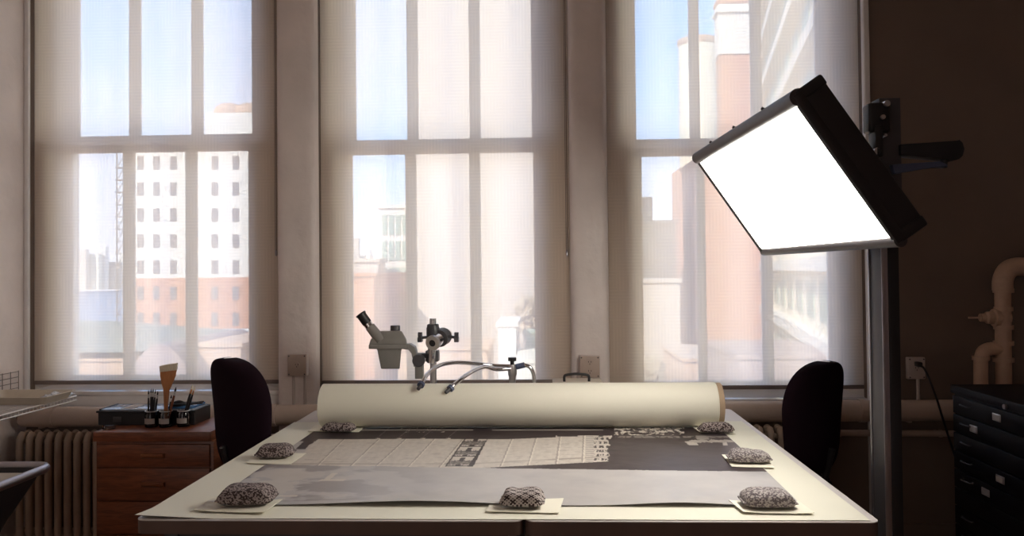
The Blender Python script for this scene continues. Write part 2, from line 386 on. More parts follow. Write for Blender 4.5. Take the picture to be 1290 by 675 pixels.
# ---- roller shades (hang from above the frame)
HEM = [(481.5, 484.5), (479, 484), (487, 491.5)]
NM = ['left window, tower view', 'middle window, behind the microscope', 'right window, behind the big lamp']
for w_ in range(3):
    a, b, s = OPEN[w_]; yb = WY + .035
    hz = Y((37, 402, 880)[w_], (484.4, 484.2, 490.5)[w_], yb).z
    root = thing('roller_shade', 'beige see-through mesh roller shade over the ' + NM[w_], 'window shade', ((a + b) / 2, yb, hz), 'mesh roller shades')
    x0, x1 = a + .006, b - .008
    bm = nb(); grid(bm, lambda u, v: Vector((x0 + (x1 - x0) * u, yb + .004 * math.sin(u * 9 + w_) * (1 - v), hz + .02 + (TOP - .06 - hz) * v)), 24, 30)
    obj('shade_cloth', bm, 'screen', root)
    obj('hem_bar', box(nb(), x0, x1, yb - .008, yb + .008, hz, hz + .026, .004), 'hem', root)
    obj('roller', cyl(nb(), (x0, yb, TOP - .04), (x1, yb, TOP - .04), .028), 'alu', root)
    # bead chain on the right
    if w_ < 2:
        cx = b - .018; zb = Y(346 if w_ == 0 else 718, 316, yb).z
        bm = nb(); cyl(bm, (cx, yb - .016, zb), (cx, yb - .016, TOP - .06), .0028, seg=6); cyl(bm, (cx - .009, yb - .016, zb), (cx - .009, yb - .016, TOP - .06), .002, seg=6)
        ch = obj('bead_chain', bm, 'hem', root)
        obj('chain_weight', lathe(nb(), [(0, -.035), (.008, -.03), (.009, -.005), (.004, .005), (0, .008)], (cx - .004, yb - .016, zb), seg=10), 'alu', ch)

# ================================================================== TABLES
TZ = .93; TX0, TX1, TY0, TY1 = -1.388, 1.068, 2.615, 4.72
seam = Z(660.5, 655, TZ).x
for x0, x1, lab in ((TX0, seam - .003, 'left work table of the pair, pale top with dark edge'), (seam + .003, TX1, 'right work table of the pair, nearest the lamp column')):
    t = thing('work_table', lab, 'table', ((x0 + x1) / 2, (TY0 + TY1) / 2, 0), 'pair of work tables')
    pl = plan((x0 + x1) / 2, (TY0 + TY1) / 2, x1 - x0, TY1 - TY0, .035)
    bm = nb(); prism(bm, [(x, y, TZ) for x, y in pl], (0, 0, -.003)); obj('laminate_surface', bm, 'table_top', t)
    bm = nb(); prism(bm, [(x, y, TZ - .0032) for x, y in pl], (0, 0, -.043)); obj('table_top', bm, 'table_edge', t)
    bm = nb()
    for yy in (TY0 + .12, TY1 - .12): box(bm, x0 + .08, x1 - .08, yy - .015, yy + .015, TZ - .12, TZ - .0465, .003)
    for xx in (x0 + .08, x1 - .08): box(bm, xx - .015, xx + .015, TY0 + .12, TY1 - .12, TZ - .12, TZ - .0465, .003)
    obj('apron_frame', bm, 'darkgrey', t)
    for xx in (x0 + .08, x1 - .08):
        for yy in (TY0 + .12, TY1 - .12):
            lg = obj('leg', box(nb(), xx - .025, xx + .025, yy - .025, yy + .025, .02, TZ - .0465, .004), 'darkgrey', t)
            obj('leg_foot', lathe(nb(), [(.022, 0), (.026, .006), (.02, .02), (.012, .025)], (xx, yy, 0), seg=14), 'black', lg)

# protective paper over both tables
bm = nb(); px0, px1 = TX0 - .004, TX1 - .03
def cover(u, v):
    x = px0 + (px1 - px0) * u; y = TY0 + .012 + (4.31 - TY0) * v
    x += 0
    z = TZ + .0012
    lift = max(0, 1 - v * 14)
    z += .012 * max(0, 1 - u * 9) * lift + .0015 * (noise.noise(Vector((x * 2, y * 2, 0))) + 1)
    return Vector((x, y, z))
grid(bm, cover, 80, 60, .0009)
solo('cover_sheet', bm, 'paper', 'large cream protective paper sheet spread over both work tables', 'paper sheet')
PZ = TZ + .0052

# ---- the big photographic print, its image kept in a colour attribute
def fb(x, y, s=1.0, k=0.0): return noise.fractal(Vector((x * s, y * s, k)), 1.0, 2.0, 4)
def inq(x, y, y0, y1, xl0, xr0, xl1, xr1):
    if not y0 <= y <= y1: return False
    t = (y - y0) / (y1 - y0); return xl0 + (xl1 - xl0) * t <= x <= xr0 + (xr1 - xr0) * t
def lerp(a, b, t): return tuple(p + (q - p) * t for p, q in zip(a, b))
DARK = (.045, .032, .034); LIGHT = (.62, .56, .50); GREY = (.42, .395, .40); MID = (.17, .14, .145)
def image(px, py, wx, wy):
    n = fb(wx, wy, 7); n2 = fb(wx * 3, wy, 16, 4)
    # lower pale band
    edge = 590 + (px - 620) * .013 if px > 620 else 590 - (620 - px) * .016
    edge += 1.0 * fb(px * .02, 0, 1, 2)
    if py > edge:
        c = lerp(GREY, (.50, .47, .46), max(0, min(1, .5 + .6 * n)))
        if px < 560:
            k = max(0, min(1, (px - 300) / 260)); patch = fb(wx, wy * 1.4, 4.2, 9)
            if patch > .02 and py < 632: c = lerp(c, MID, (1 - k) * .8 * min(1, patch * 8))
            elif patch < -.12: c = lerp(c, LIGHT, (1 - k) * .6)
            if px < 470 and (inq(px, py, 596, 604, 418, 426, 408, 416) or inq(px, py, 604, 606.2, 405, 436, 400, 432) or inq(px, py, 624, 626, 352, 376, 350, 374)): c = LIGHT
        return c
    # facade strip
    top = 553.2 - max(0, px - 640) * .035
    bot = 590.5 - max(0, px - 590) * .052
    xl = 405 - (py - 549) * 1.05
    if px > 740 and py > 553: right = 766 + 5 * fb(px * .02, py * .25, 1, 12)
    else: right = 771
    if px > 700 and px < 760: top = 548.8 + (1.5 if (px // 26) % 2 else 0)
    if xl <= px <= right and top <= py <= bot:
        c = lerp(LIGHT, (.56, .50, .45), max(0, min(1, .5 + n2)))
        t = (py - 550) / 38
        # the dark window bay
        if inq(px, py, 550, 588, 587, 616, 560, 596):
            u = (px - (587 + (560 - 587) * t)) / 31; row = (t * 6.2) % 1; ri = int(t * 6.2)
            if row < .12 or u < .07 or u > .93: return DARK
            if ri % 2 == 1 and row < .72: return lerp(DARK, LIGHT, .15 + .3 * (fb(px * .3, py * .8, 1, 3) > .1))
            if abs(u - .5) < .10 and row > .3: return DARK
            if row > .8 and fb(px * .5, py * .5, 1, 5) > 0: return MID
            return c
        # panel joints
        for xt, sl in ((434, -1.0), (478, -1.05), (512, -1.1), (548, -.95), (584, -.85), (645, -.42), (675, -.3), (705, -.15), (735, -.05)):
            xx = xt + sl * (py - 552)
            if abs(px - xx) < .9 + .5 * n: return lerp(c, (.30, .25, .23), .75)
            if 0 < px - xx < 2.6: return (.72, .66, .58)
        if bot - 7 < py < bot - 5.2: return lerp(c, (.30, .25, .22), .5 + .4 * n)
        if 748 < px and (py % 5.2) < 3 and fb(px * .33, py // 5.2, 1, 7) > .0: return DARK
        if 738 < px < 748 and (py % 2.4) < .9: c = lerp(c, MID, .5)
        if fb(px * .05, py * .9, 1, 6) > .42: c = lerp(c, MID, .25)
        return c
    if 610 > px > 380 and bot <= py: return (.62, .57, .52)
    # bits on the dark ground
    if px < 400 and py > 566: return lerp(LIGHT, GREY, .5 + .5 * n)
    if px < xl and py > 556:
        return DARK if (xl - 15 < px < xl - 3 + 4 * n2 and py < 572) else lerp(LIGHT, GREY, .4)
    if 505 < px < 560 and py < 545 and n2 > .35: return LIGHT
    if 541.2 < py < 542.4 and (430 < px < 596 or 620 < px < 760): return lerp(DARK, LIGHT, .6)
    if 774 < px < 862 and py < 548.5:
        if fb(px * .16, (py - px * .10) * .42, 1, 1) > -.02 + (py - 542) * .05: return LIGHT
    if 775 < px < 920 and 549.5 < py < 551.6 and n2 > -.1: return lerp(DARK, LIGHT, .35)
    if 868 < px < 925 and abs(py - 556 - 1.5 * n2) < 1.3: return lerp(DARK, LIGHT, .55)
    if inq(px, py, 556, 561, 862, 876, 868, 880) or inq(px, py, 556, 561.5, 910, 915, 911, 917): return lerp(DARK, LIGHT, .75)
    if inq(px, py, 549, 554, 876, 890, 878, 894): return lerp(DARK, LIGHT, .4)
    for q in (488, 515, 545, 577):
        if abs(px - (q + (541 - py) * 1.2)) < .8: return MID
        if abs(px - q + 12) < 2.8 and 552 < py < 554: return LIGHT
    if 855 < px < 882 and py < 556: return (.035, .025, .026)
    k = max(0, min(1, (px - 620) / 250)) ; return lerp(DARK, (.060, .044, .048), k * (.6 + .5 * n))
QX0, QX1, QY0, QY1 = -1.205, .875, 2.765, 4.14
NU, NV = 620, 330
def printz(u, v):
    fr = max(0, 1 - v / .14); z = PZ + .0012 * (noise.noise(Vector((u * 5, v * 5, 1))) + 1)
    z += fr * fr * (.017 * math.exp(-((u - .36) / .16) ** 2) + .013 * math.exp(-((u - .80) / .10) ** 2)); return z
def sheet(u, v):
    x = QX0 + (QX1 - QX0) * u; y = QY0 + (QY1 - QY0) * v
    if v < .35: x -= .02 * (.35 - v) * (u > .5) ; 
    return Vector((x, y, printz(u, v)))
bm = nb(); grid(bm, sheet, NU, NV)
cl = bm.loops.layers.float_color.new('image')
vc = {}
for v in bm.verts:
    a, b = PX(v.co); vc[v.index if v.index >= 0 else id(v)] = 0
bm.verts.index_update()
cols = []
for v in bm.verts:
    a, b = PX((v.co.x, v.co.y, PZ)); cols.append(image(a, b, v.co.x, v.co.y) + (1,))
for f in bm.faces:
    for lp in f.loops: lp[cl] = cols[lp.vert.index]
mp = bpy.data.materials.new('photographic_print'); mp.use_nodes = True; t = mp.node_tree
at = N(t, 'ShaderNodeAttribute'); at.attribute_name = 'image'; b = t.nodes['Principled BSDF']; t.links.new(at.outputs['Color'], b.inputs['Base Color'])
b.inputs['Roughness'].default_value = .36; b.inputs['Specular IOR Level'].default_value = .24
n2 = N(t, 'ShaderNodeTexNoise'); n2.inputs['Scale'].default_value = 9; c2 = N(t, 'ShaderNodeTexCoord'); t.links.new(c2.outputs['Object'], n2.inputs['Vector'])
bp = N(t, 'ShaderNodeBump'); bp.inputs['Strength'].default_value = .12; bp.inputs['Distance'].default_value = .02; t.links.new(n2.outputs['Fac'], bp.inputs['Height']); t.links.new(bp.outputs[0], b.inputs['Normal'])
prt = obj('photograph_print', bm, mp, loc=(-.16, 3.45, PZ))
tag(prt, 'large black and white photographic print unrolled flat across the tables', 'photograph')
prt.modifiers.new('paper_thickness', 'SOLIDIFY').thickness = .0006

# ---- paper roll at the back of the tables
ry, rr = 4.165, .112; rz = PZ + .004 + rr
rx0, rx1 = Y(407, 510, ry).x, Y(908, 513, ry).x
t = thing('paper_roll', 'long thick roll of cream paper lying across the back of both tables', 'paper roll', ((rx0 + rx1) / 2, ry, rz - rr))
def tubewall(x0, x1, ro, ri):
    bm = nb(); n = 64
    R = [[bm.verts.new((x, ry + r * math.cos(2 * PI * i / n), rz + r * math.sin(2 * PI * i / n))) for i in range(n)] for x, r in ((x0, ri), (x0, ro - .002), (x0 + .002, ro), (x1 - .002, ro), (x1, ro - .002), (x1, ri))]
    R.append(R[0])
    for A, B in zip(R, R[1:]):
        for i in range(n): bm.faces.new([A[i], A[(i + 1) % n], B[(i + 1) % n], B[i]])
    return bm
obj('rolled_paper', tubewall(rx0, rx1 - .028, rr, rr - .018), 'paper_roll', t)
obj('core_tube', tubewall(rx0 + .004, rx1, rr - .001 - .002, rr - .02), 'kraft', t)

# ---- weights and the cards under them
def weight(px, py, wpx, dp, hgt, seed, m, label, rot=0, squash=1):
    hgt *= .92
    c = Z(px, py, PZ); wd = wpx / F * c.y; cy = c.y + dp / 2 - .012
    bm = nb(); r = random.Random(seed)
    g = bmesh.ops.create_uvsphere(bm, u_segments=40, v_segments=24, radius=1)['verts']
    for v in g:
        x, y, z = v.co
        f = lambda q, e_: math.copysign(abs(q) ** e_, q)
        X = f(x, .5); Yy = f(y, .55); Zz = f(z, .62)
        thin = 1 - .38 * abs(X) ** 6
        sag = 1 - .10 * math.exp(-((X - .1 + .3 * (seed % 3 - 1)) / .35) ** 2) * (seed % 2 + .4)
        nn = noise.noise(Vector((x * 1.3 + seed, y * 1.3, z * 1.3))) * .08
        zz = (Zz * .5 + .5) * thin * sag if Zz > 0 else .5 + Zz * .5
        if Zz <= 0: zz = .5 * thin + Zz * .5 * thin
        Yy *= 1 + .08 * abs(X) ** 3
        v.co = Vector((X * wd / 2 * (1 + nn), Yy * dp / 2 * (1 + nn), max(0, zz * hgt * (1 + nn))))
    # pinched seam ears at both ends
    for s in (-1, 1):
        k = bmesh.ops.create_cube(bm, size=1)['verts']
        xf(bm, k, Matrix.Translation((s * wd * .487, 0, hgt * .30)) @ Matrix.Diagonal((.012, dp * .74, .005, 1)))
    bmesh.ops.rotate(bm, cent=(0, 0, 0), matrix=Matrix.Rotation(math.radians(rot), 3, 'Z'), verts=bm.verts[:])
    o = obj('cloth_weight', bm, m, smooth=60, loc=(0, 0, 0)); o.location = (c.x, cy, PZ + .0075)
    tag(o, label, 'fabric weight', 'cloth weights holding the print'); return o
W = [
 (425, 546, 42, .065, .050, 1, 'fleck', 'small flecked grey cloth weight at the left end of the paper roll', 0),
 (343, 580, 46, .11, .062, 2, 'fleck', 'dark flecked cloth weight on the left edge, second from the front', 6),
 (305, 641, 70, .12, .068, 4, 'fleck', 'darkest largest flecked cloth weight at the front left corner of the print', 4),
 (658, 643, 54, .11, .062, 5, 'damask', 'diamond patterned cloth weight at the middle of the front edge', -3),
 (972, 644, 64, .12, .058, 6, 'fleck_pale', 'pale grey flecked cloth weight at the front right corner', 0),
 (947, 586, 50, .12, .052, 9, 'fleck_pale', 'pale flecked cloth weight on the right edge, midway back', -2),
 (903, 547, 42, .065, .052, 8, 'fleck', 'grey flecked cloth weight against the right end of the paper roll', 0)]
for a in W: weight(*a)
CARDS = [
 ([(388, 543), (452, 544), (461, 536), (398, 535)], 'cream card under the weight at the left end of the roll'),
 ([(310, 583), (366, 584.5), (386, 571), (328, 569)], 'cream card under the weight on the left edge, second from the front'),
 ([(244, 643), (333, 646), (356, 630), (268, 627)], 'cream card under the darkest weight at the front left corner'),
 ([(612, 644), (704, 646), (710, 627.5), (620, 629.5)], 'cream card under the diamond patterned weight at the front edge'),
 ([(936, 645.5), (1026, 647), (1006, 632), (918, 631)], 'cream card under the pale weight at the front right corner'),
 ([(922, 587.5), (976, 589), (962, 573), (909, 572.5)], 'cream card under the pale weight midway along the right edge'),
 ([(882, 544.5), (927, 546), (918, 537), (872, 537.5)], 'cream card under the weight at the right end of the roll')]
for k, (q, lab) in enumerate(CARDS):
    p = [Z(x, y, PZ + .004) for x, y in q]; bm = nb()
    lift = .004 if k in (2, 4) else .001
    grid(bm, lambda u, v: (p[0].lerp(p[1], u)).lerp(p[3].lerp(p[2], u), v) + Vector((0, 0, .0 + lift * abs(2 * u - 1) ** 3)), 12, 6, .0018)
    solo('blotter_card', bm, 'card', lab, 'card', 'blotter cards under the weights')

# ================================================================== MICROSCOPE on boom stand
MY = 4.53
def my(px, py, dy=0): return Y(px, py, MY + dy)
s = MY / F
pole = my(546, 480)
t = thing('stereo_microscope', 'grey stereo microscope on a steel boom stand behind the paper roll', 'microscope', (pole.x, MY, TZ))
obj('stand_base', box(nb(), pole.x - .13, pole.x + .13, MY - .10, MY + .13, TZ, TZ + .022, .006), 'darkgrey', t)
obj('post', cyl(nb(), (pole.x, MY, TZ + .02), (pole.x, MY, my(545, 401).z), 4.2 * s, seg=24), 'steel', t)
bm = nb(); lathe(bm, [(8 * s, 0), (8.4 * s, .004), (8.4 * s, 15 * s), (7.6 * s, 17 * s), (7.6 * s, 19 * s), (6.6 * s, 20 * s)], (pole.x, MY, my(545, 428).z), seg=24)
cl_ = obj('post_clamp', bm, 'darkgrey', t)
hub = my(555, 425)
a0, a1 = Y(545, 432, MY - .10), Y(562, 421, MY + .06)
obj('boom_arm', cyl(nb(), a0, a1, 8.2 * s, seg=28), 'chrome', t)
d = (a1 - a0).normalized()
bm = nb(); cyl(bm, a0 - d * .004, a0 + d * .014, 9.4 * s, seg=28); obj('boom_end_cap', bm, 'steel', t)
bm = nb(); cyl(bm, a0 - d * .0055, a0 - d * .003, 4.2 * s, seg=20); obj('end_screw', bm, 'black', t)
bm = nb(); cyl(bm, a1 - d * .085, a1 - d * .03, 11 * s, seg=28); obj('boom_collar', bm, 'darkgrey', t)
for px, sx in ((529, -1), (575.5, 1)):
    p = my(px, 425.5, -.02); q = my(548 if sx < 0 else 562, 424 if sx < 0 else 423, -.02)
    bm = nb(); cyl(bm, p, q, 1.8 * s, seg=12); cyl(bm, p + Vector((.008 * sx, 0, 0)), p + Vector((-.012 * sx, 0, 0)), 5.2 * s, seg=14)
    # three-lobed hand wheel
    for k in range(3):
        an = k * 2 * PI / 3 + PI / 2; c = p + Vector((0, math.cos(an) * .018, math.sin(an) * .018))
        cyl(bm, c + Vector((.010 * sx, 0, 0)), c + Vector((-.013 * sx, 0, 0)), 3.2 * s, seg=12)
    obj('clamp_knob', bm, 'darkgrey', t)
# lower coupling with focus block
bm = nb(); box(bm, my(537, 450).x, my(553, 450).x, MY - .035, MY + .035, my(545, 455).z, my(545, 441).z, .006)
box(bm, my(528, 450).x, my(540, 450).x, MY - .05, MY - .005, my(545, 450).z, my(545, 444).z, .004)
obj('coupling_block', bm, 'darkgrey', t)
bm = nb(); cyl(bm, my(543, 457, -.06), my(544, 437, -.06), 5 * s, seg=20); obj('pivot_pin', bm, 'chrome', t)
bm = nb(); box(bm, my(524, 450).x, my(534, 450).x, MY - .045, MY + .01, my(545, 476).z, my(545, 444).z, .005); obj('focus_block', bm, 'grey_enamel', t)
kc = my(527.5, 454, -.07); obj('focus_knob', lathe(nb(), [(0, -.02), (7.2 * s, -.02), (7.8 * s, -.015), (7.8 * s, .012), (7 * s, .018), (0, .018)], kc, kc + Vector((0, -1, .0)), seg=28), 'darkgrey', t)
bm = nb(); prism(bm, [my(x, y, -.045) for x, y in ((508, 433), (516, 433), (522, 437), (524, 443), (525, 462), (521, 462), (519, 445), (515, 440), (508, 440))], (0, .06, 0), .003); obj('yoke_arm', bm, 'grey_enamel', t)
# head
hy0, hy1 = -.055, .055
def loftbox(rings, bev=.006):
    bm = nb(); V = [[bm.verts.new(p) for p in r] for r in rings]
    for A, B in zip(V, V[1:]):
        for i in range(len(A)): bm.faces.new([A[i], A[(i + 1) % len(A)], B[(i + 1) % len(A)], B[i]])
    bm.faces.new(V[0]); bm.faces.new(V[-1])
    bmesh.ops.recalc_face_normals(bm, faces=bm.faces[:])
    if bev: bmesh.ops.bevel(bm, geom=bm.edges[:], offset=bev, segments=3, profile=.5, affect='EDGES', clamp_overlap=True)
    return bm
def rect(xa, xb, py, k=1.0, skew=0):
    return [my(xa, py, hy0 * k), my(xb, py, hy0 * k), my(xb, py + skew, hy1 * k), my(xa, py + skew, hy1 * k)]
obj('head_housing', loftbox([rect(465, 513, 434.5, 1.05), rect(467, 512, 427, 1.0), rect(479, 506, 416.5, .7)], .008), 'grey_enamel', t)
obj('head_flange', loftbox([rect(464.5, 514, 439.5, 1.12), rect(464.5, 514, 434, 1.12)], .004), 'grey_enamel', t)
obj('objective_barrel', loftbox([rect(480, 503.5, 464.5, .55), rect(475.5, 505.5, 441, .8), rect(474, 507, 438.5, .85)], .006), 'grey_enamel', t)
bm = nb(); lathe(bm, [(6.2 * s, -.004), (6.2 * s, .022), (5.6 * s, .026), (0, .026)], my(498, 415.5), seg=24); obj('zoom_knob', bm, 'darkgrey', t)
for dy in (-.032, .032):
    A = my(480, 429, dy); B = my(466, 411, dy * 1.0); Cc = my(461, 404.5, dy); D = my(451.5, 391.5, dy)
    e_ = obj('eyepiece_tube', cyl(nb(), A, B, 7.2 * s, 6.2 * s, seg=24), 'grey_enamel', t)
    obj('eyepiece_barrel', cyl(nb(), my(470, 417, dy), Cc, 5.6 * s, seg=24), 'chrome', e_)
    obj('eyecup', lathe(nb(), [(5.7 * s, 0), (6.1 * s, .01), (6.1 * s, .055), (7 * s, .066), (6.6 * s, .07), (4 * s, .062), (0, .060)], my(463, 407.5, dy), D, seg=24), 'black', e_)

# ---- fibre optic light with two goosenecks
g = my(645.5, 480); gx = g.x
t = thing('gooseneck_light', 'chrome two-armed fibre optic gooseneck light arching over the paper roll', 'lamp', (gx, MY, TZ))
obj('light_base', lathe(nb(), [(.0, 0), (.085, 0), (.085, .012), (.078, .02), (.02, .028), (0, .028)], (gx, MY, TZ), seg=32), 'darkgrey', t)
bm = nb(); lathe(bm, [(.014, .02), (.014, .10), (4.2 * s, my(645, 480).z - TZ), (4.4 * s, my(645, 474).z - TZ), (5.4 * s, my(645, 472).z - TZ), (5.6 * s, my(645, 463).z - TZ), (4.8 * s, my(645, 459).z - TZ), (0, my(645, 459).z - TZ)], (gx, MY, TZ), seg=20); obj('post', bm, 'steel', t)
bm = nb(); zk = my(644.5, 459).z; cyl(bm, (gx, MY, zk - .002), (gx, MY, zk + .022), 2.6 * s, seg=12); cyl(bm, (gx, MY, zk + .02), (gx, MY, zk + .040), 5.4 * s, seg=10); obj('thumb_screw', bm, 'black', t)
bm = nb(); cyl(bm, my(650, 462, 0), my(661, 459.5, 0), 3.6 * s, seg=16); obj('coupler', bm, 'steel_blue', t)
bm = nb(); tube(bm, [my(660, 459.5), my(667, 462), my(671.5, 469), my(673, 479), my(673.5, 488), Vector((my(674, 488).x, MY + .02, TZ + .05)), Vector((gx + .16, MY + .02, TZ + .02))], 2.3 * s, 12, 8); obj('supply_cable', bm, 'chrome', t)
for path, nm in (([(651, 461, 0), (640, 461, 0), (618, 460, -.01), (596, 457.5, -.06), (572, 456.5, -.14), (552, 461, -.24), (538, 472, -.36), (530, 485, -.44)], 0), ([(651, 463, 0), (640, 464.5, -.02), (625, 465, -.06), (611, 462, -.14), (598, 466, -.24), (585, 474, -.34), (573, 484, -.42), (567, 489.5, -.445)], 1)):
    P = [my(*p) for p in path]; g_ = obj('gooseneck_arm', tube(nb(), P, 2.5 * s, 14, 8), 'chrome', t)
    e1, e2 = P[-1], P[-1] + (P[-1] - P[-2]).normalized() * .05; dd = (e2 - e1).normalized()
    obj('collar', cyl(nb(), e1 - dd * .012, e1 + dd * .004, 4.6 * s * .9, seg=20), 'steel_blue', g_)
    obj('light_tip', lathe(nb(), [(0, 0), (2.4 * s, 0), (2.2 * s, .03), (2.0 * s, .035), (0, .035)], e1, e2, seg=14), 'darkgrey', g_)
# illuminator box with handle
x0, x1 = Y(696, 480, 4.45).x, Y(760, 480, 4.45).x; zt = Y(730, 482.5, 4.45).z
t = thing('illuminator_box', 'cream metal instrument case with black carrying handle behind the roll', 'instrument case', ((x0 + x1) / 2, 4.53, TZ))
obj('case_body', box(nb(), x0, x1, 4.40, 4.66, TZ, zt, .008), 'tray_cream', t)
obj('vent_slot', box(nb(), x0 + .04, x0 + .12, 4.41, 4.43, zt - .001, zt + .003, .001), 'black', t)
hx0, hx1 = Y(711, 480, 4.52).x, Y(742, 480, 4.52).x; hz = Y(726, 471.5, 4.52).z
obj('handle', tube(nb(), [(hx0, 4.52, zt - .002), (hx0, 4.52, hz - .014), (hx0 + .012, 4.52, hz - .003), ((hx0 + hx1) / 2, 4.52, hz + .003), (hx1 - .012, 4.52, hz - .003), (hx1, 4.52, hz - .014), (hx1, 4.52, zt - .002)], .0075, 12, 5), 'black', t)

# ================================================================== BIG LAMP
Cn = Vector((.8842, 3.1, 2.0478)); E1 = Vector((.0465, -.9989, .0005)); E2 = Vector((.5679, .026, -.8227)); En = Vector((.8218, .0386, .5685))
LW, LH, LT = 1.293, .5506, .107
Rm = Matrix((E1, E2, En)).transposed().to_4x4(); Rm.translation = Cn
colx = Y(1116, 500, 3.2).x; cw0, cw1 = Y(1097, 500, 3.2).x, Y(1135, 500, 3.2).x
t = thing('studio_panel_lamp', 'large lit rectangular panel lamp with black housing on tall column', 'lamp', (colx, 3.2, 0))
def lb(name, m, *b, bev=.004, parent=t, seg=2):
    return obj(name, box(nb(), *b, bev, seg, m=Rm), m, parent)
hs = obj('housing', loftbox([[Rm @ Vector(p) for p in ((-LW / 2, -LH / 2, .012), (LW / 2, -LH / 2, .012), (LW / 2, LH / 2, .012), (-LW / 2, LH / 2, .012))],
     [Rm @ Vector(p) for p in ((-LW / 2, -LH / 2, LT), (LW / 2, -LH / 2, LT), (LW / 2, LH / 2, LT), (-LW / 2, LH / 2, LT))]], .006), 'housing', t)
lb('diffuser', 'diffuser', -LW / 2 + .02, LW / 2 - .02, -LH / 2 + .036, LH / 2 - .022, .002, .0115, bev=.001)
# border rails and corner caps
bm = nb()
cyl(bm, Rm @ Vector((-LW / 2, -LH / 2 + .012, .012)), Rm @ Vector((LW / 2, -LH / 2 + .012, .012)), .028, seg=16)
for k in (-.35, 0, .35): cyl(bm, Rm @ Vector((k, -LH / 2 + .012, .03)), Rm @ Vector((k, -LH / 2 - .022, .012)), .006, seg=8)
obj('upper_rail', bm, 'rail_grey', t)
bm = nb(); cyl(bm, Rm @ Vector((-LW / 2, LH / 2 - .004, .012)), Rm @ Vector((LW / 2, LH / 2 - .004, .012)), .021, seg=16); obj('lower_rail', bm, 'rail_grey', t)
lb('far_end_rail', 'housing', -LW / 2 - .008, -LW / 2 + .02, -LH / 2, LH / 2, -.004, .03)
lb('near_end_rail', 'housing', LW / 2 - .02, LW / 2 + .006, -LH / 2, LH / 2, -.004, .03)
for sx in (-1, 1):
    for sy in (-1, 1):
        cx, cy = sx * (LW / 2 - .012), sy * (LH / 2 - .012)
        lb('corner_cap', 'black', cx - .02, cx + .017, cy - .02, cy + .017, -.006 if sx < 0 else .012, LT * (1.03 if sx > 0 else .5), bev=.008, seg=3)
# yoke bracket on the back
bm = nb(); box(bm, -.16, .16, -.05, .05, LT, LT + .02, .004, m=Rm); box(bm, -.03, .03, -.035, .035, LT + .02, LT + .09, .006, m=Rm); obj('back_bracket', bm, 'darkgrey', t)
# column: black core with aluminium rails
cz = 2.08
x_a = Y(1113, 500, 3.15).x; x_b = Y(1121, 500, 3.15).x; x_c = Y(1135, 500, 3.15).x
obj('column', box(nb(), x_a + .002, x_c, 3.153, 3.275, .12, cz, .002), 'darkgrey', t)
bm = nb(); box(bm, x_a, x_b, 3.147, 3.1528, .12, cz, .002); obj('column_rail', bm, 'alu', t)
bm = nb(); box(bm, x_a - .003, x_a + .0018, 3.262, 3.277, .12, cz, .001); obj('column_rail', bm, 'alu', t)
bm = nb(); box(bm, x_b + .0005, x_c, 3.147, 3.1528, .12, cz, .001); obj('column_face', bm, 'black', t)
# head plate, hinge, hand lever
tp = Y(1120, 125, 3.2).z
bm = nb(); box(bm, Y(1104, 165, 3.2).x, Y(1131, 165, 3.2).x, 3.17, 3.25, cz - .1, tp, .004); obj('tilt_plate', bm, 'darkgrey', t)
bm = nb(); box(bm, Y(1090, 165, 3.15).x, Y(1118, 165, 3.15).x, 3.11, 3.18, Y(1115, 168, 3.15).z, Y(1115, 131, 3.15).z, .012, 3)
box(bm, Y(1096, 165, 3.15).x, Y(1106, 165, 3.15).x, 3.10, 3.17, Y(1115, 200, 3.15).z, Y(1115, 160, 3.15).z, .006)
obj('tilt_hinge', bm, 'black', t)
for q, r_ in (((1118, 130), .012), ((1113, 147), .009), ((1116, 170), .006), ((1106, 190), .014)):
    c = Y(q[0], q[1], 3.10); bm = nb(); cyl(bm, c + Vector((0, .07, 0)), c, r_, seg=14); obj('bolt', bm, 'steel', t)
bm = nb(); c0 = Y(1128, 191, 3.2); c1 = Y(1196, 189, 3.2)
pts = [(c0.x, c0.z - .02), (c1.x, c1.z - .046)] + [(c1.x + .034 * math.sin(a), c1.z - .042 * math.cos(a) - .004) for a in (.4, .9, 1.57, 2.2, 2.7)] + [(c1.x, c1.z + .026), (c0.x, c0.z + .022)]
prism(bm, [(x, 3.15, z) for x, z in pts], (0, .07, 0), .003); la = obj('counter_arm', bm, 'black', t)
bm = nb(); prism(bm, [Y(x, y, 3.14) for x, y in ((1124, 207), (1185, 203), (1194, 207), (1193, 211), (1180, 209), (1128, 219))], (0, .04, 0), .003); obj('arm_strut', bm, 'steel_blue', t)
bm = nb(); c = Y(1189, 205, 3.18); cyl(bm, c - Vector((0, 0, .02)), c + Vector((0, 0, .03)), .013, seg=14); obj('arm_bolt', bm, 'black', t)
# link between head and plate
hb = Rm @ Vector((0, 0, LT + .06)); bm = nb(); cyl(bm, hb, Vector((Y(1110, 165, 3.2).x, 3.2, 2.17)), .022, seg=16); obj('link_rod', bm, 'darkgrey', t)
# wheeled base
bm = nb(); bx_ = colx
for k in range(4):
    a = PI / 4 + k * PI / 2; tube(bm, [Vector((bx_, 3.21, .10)), Vector((bx_ + .17 * math.cos(a), 3.21 + .17 * math.sin(a), .095)), Vector((bx_ + .3 * math.cos(a), 3.21 + .3 * math.sin(a), .075))], .022, 10, 4)
cyl(bm, (bx_, 3.21, .07), (bx_, 3.21, .14), .08); obj('column_base', bm, 'darkgrey', t)
for k in range(4):
    a = PI / 4 + k * PI / 2; c = Vector((bx_ + .3 * math.cos(a), 3.21 + .3 * math.sin(a), .033)); dv = Vector((-math.sin(a), math.cos(a), 0)) * .012
    bm = nb(); cyl(bm, c - dv, c + dv, .033, seg=20); obj('caster', bm, 'black', t)

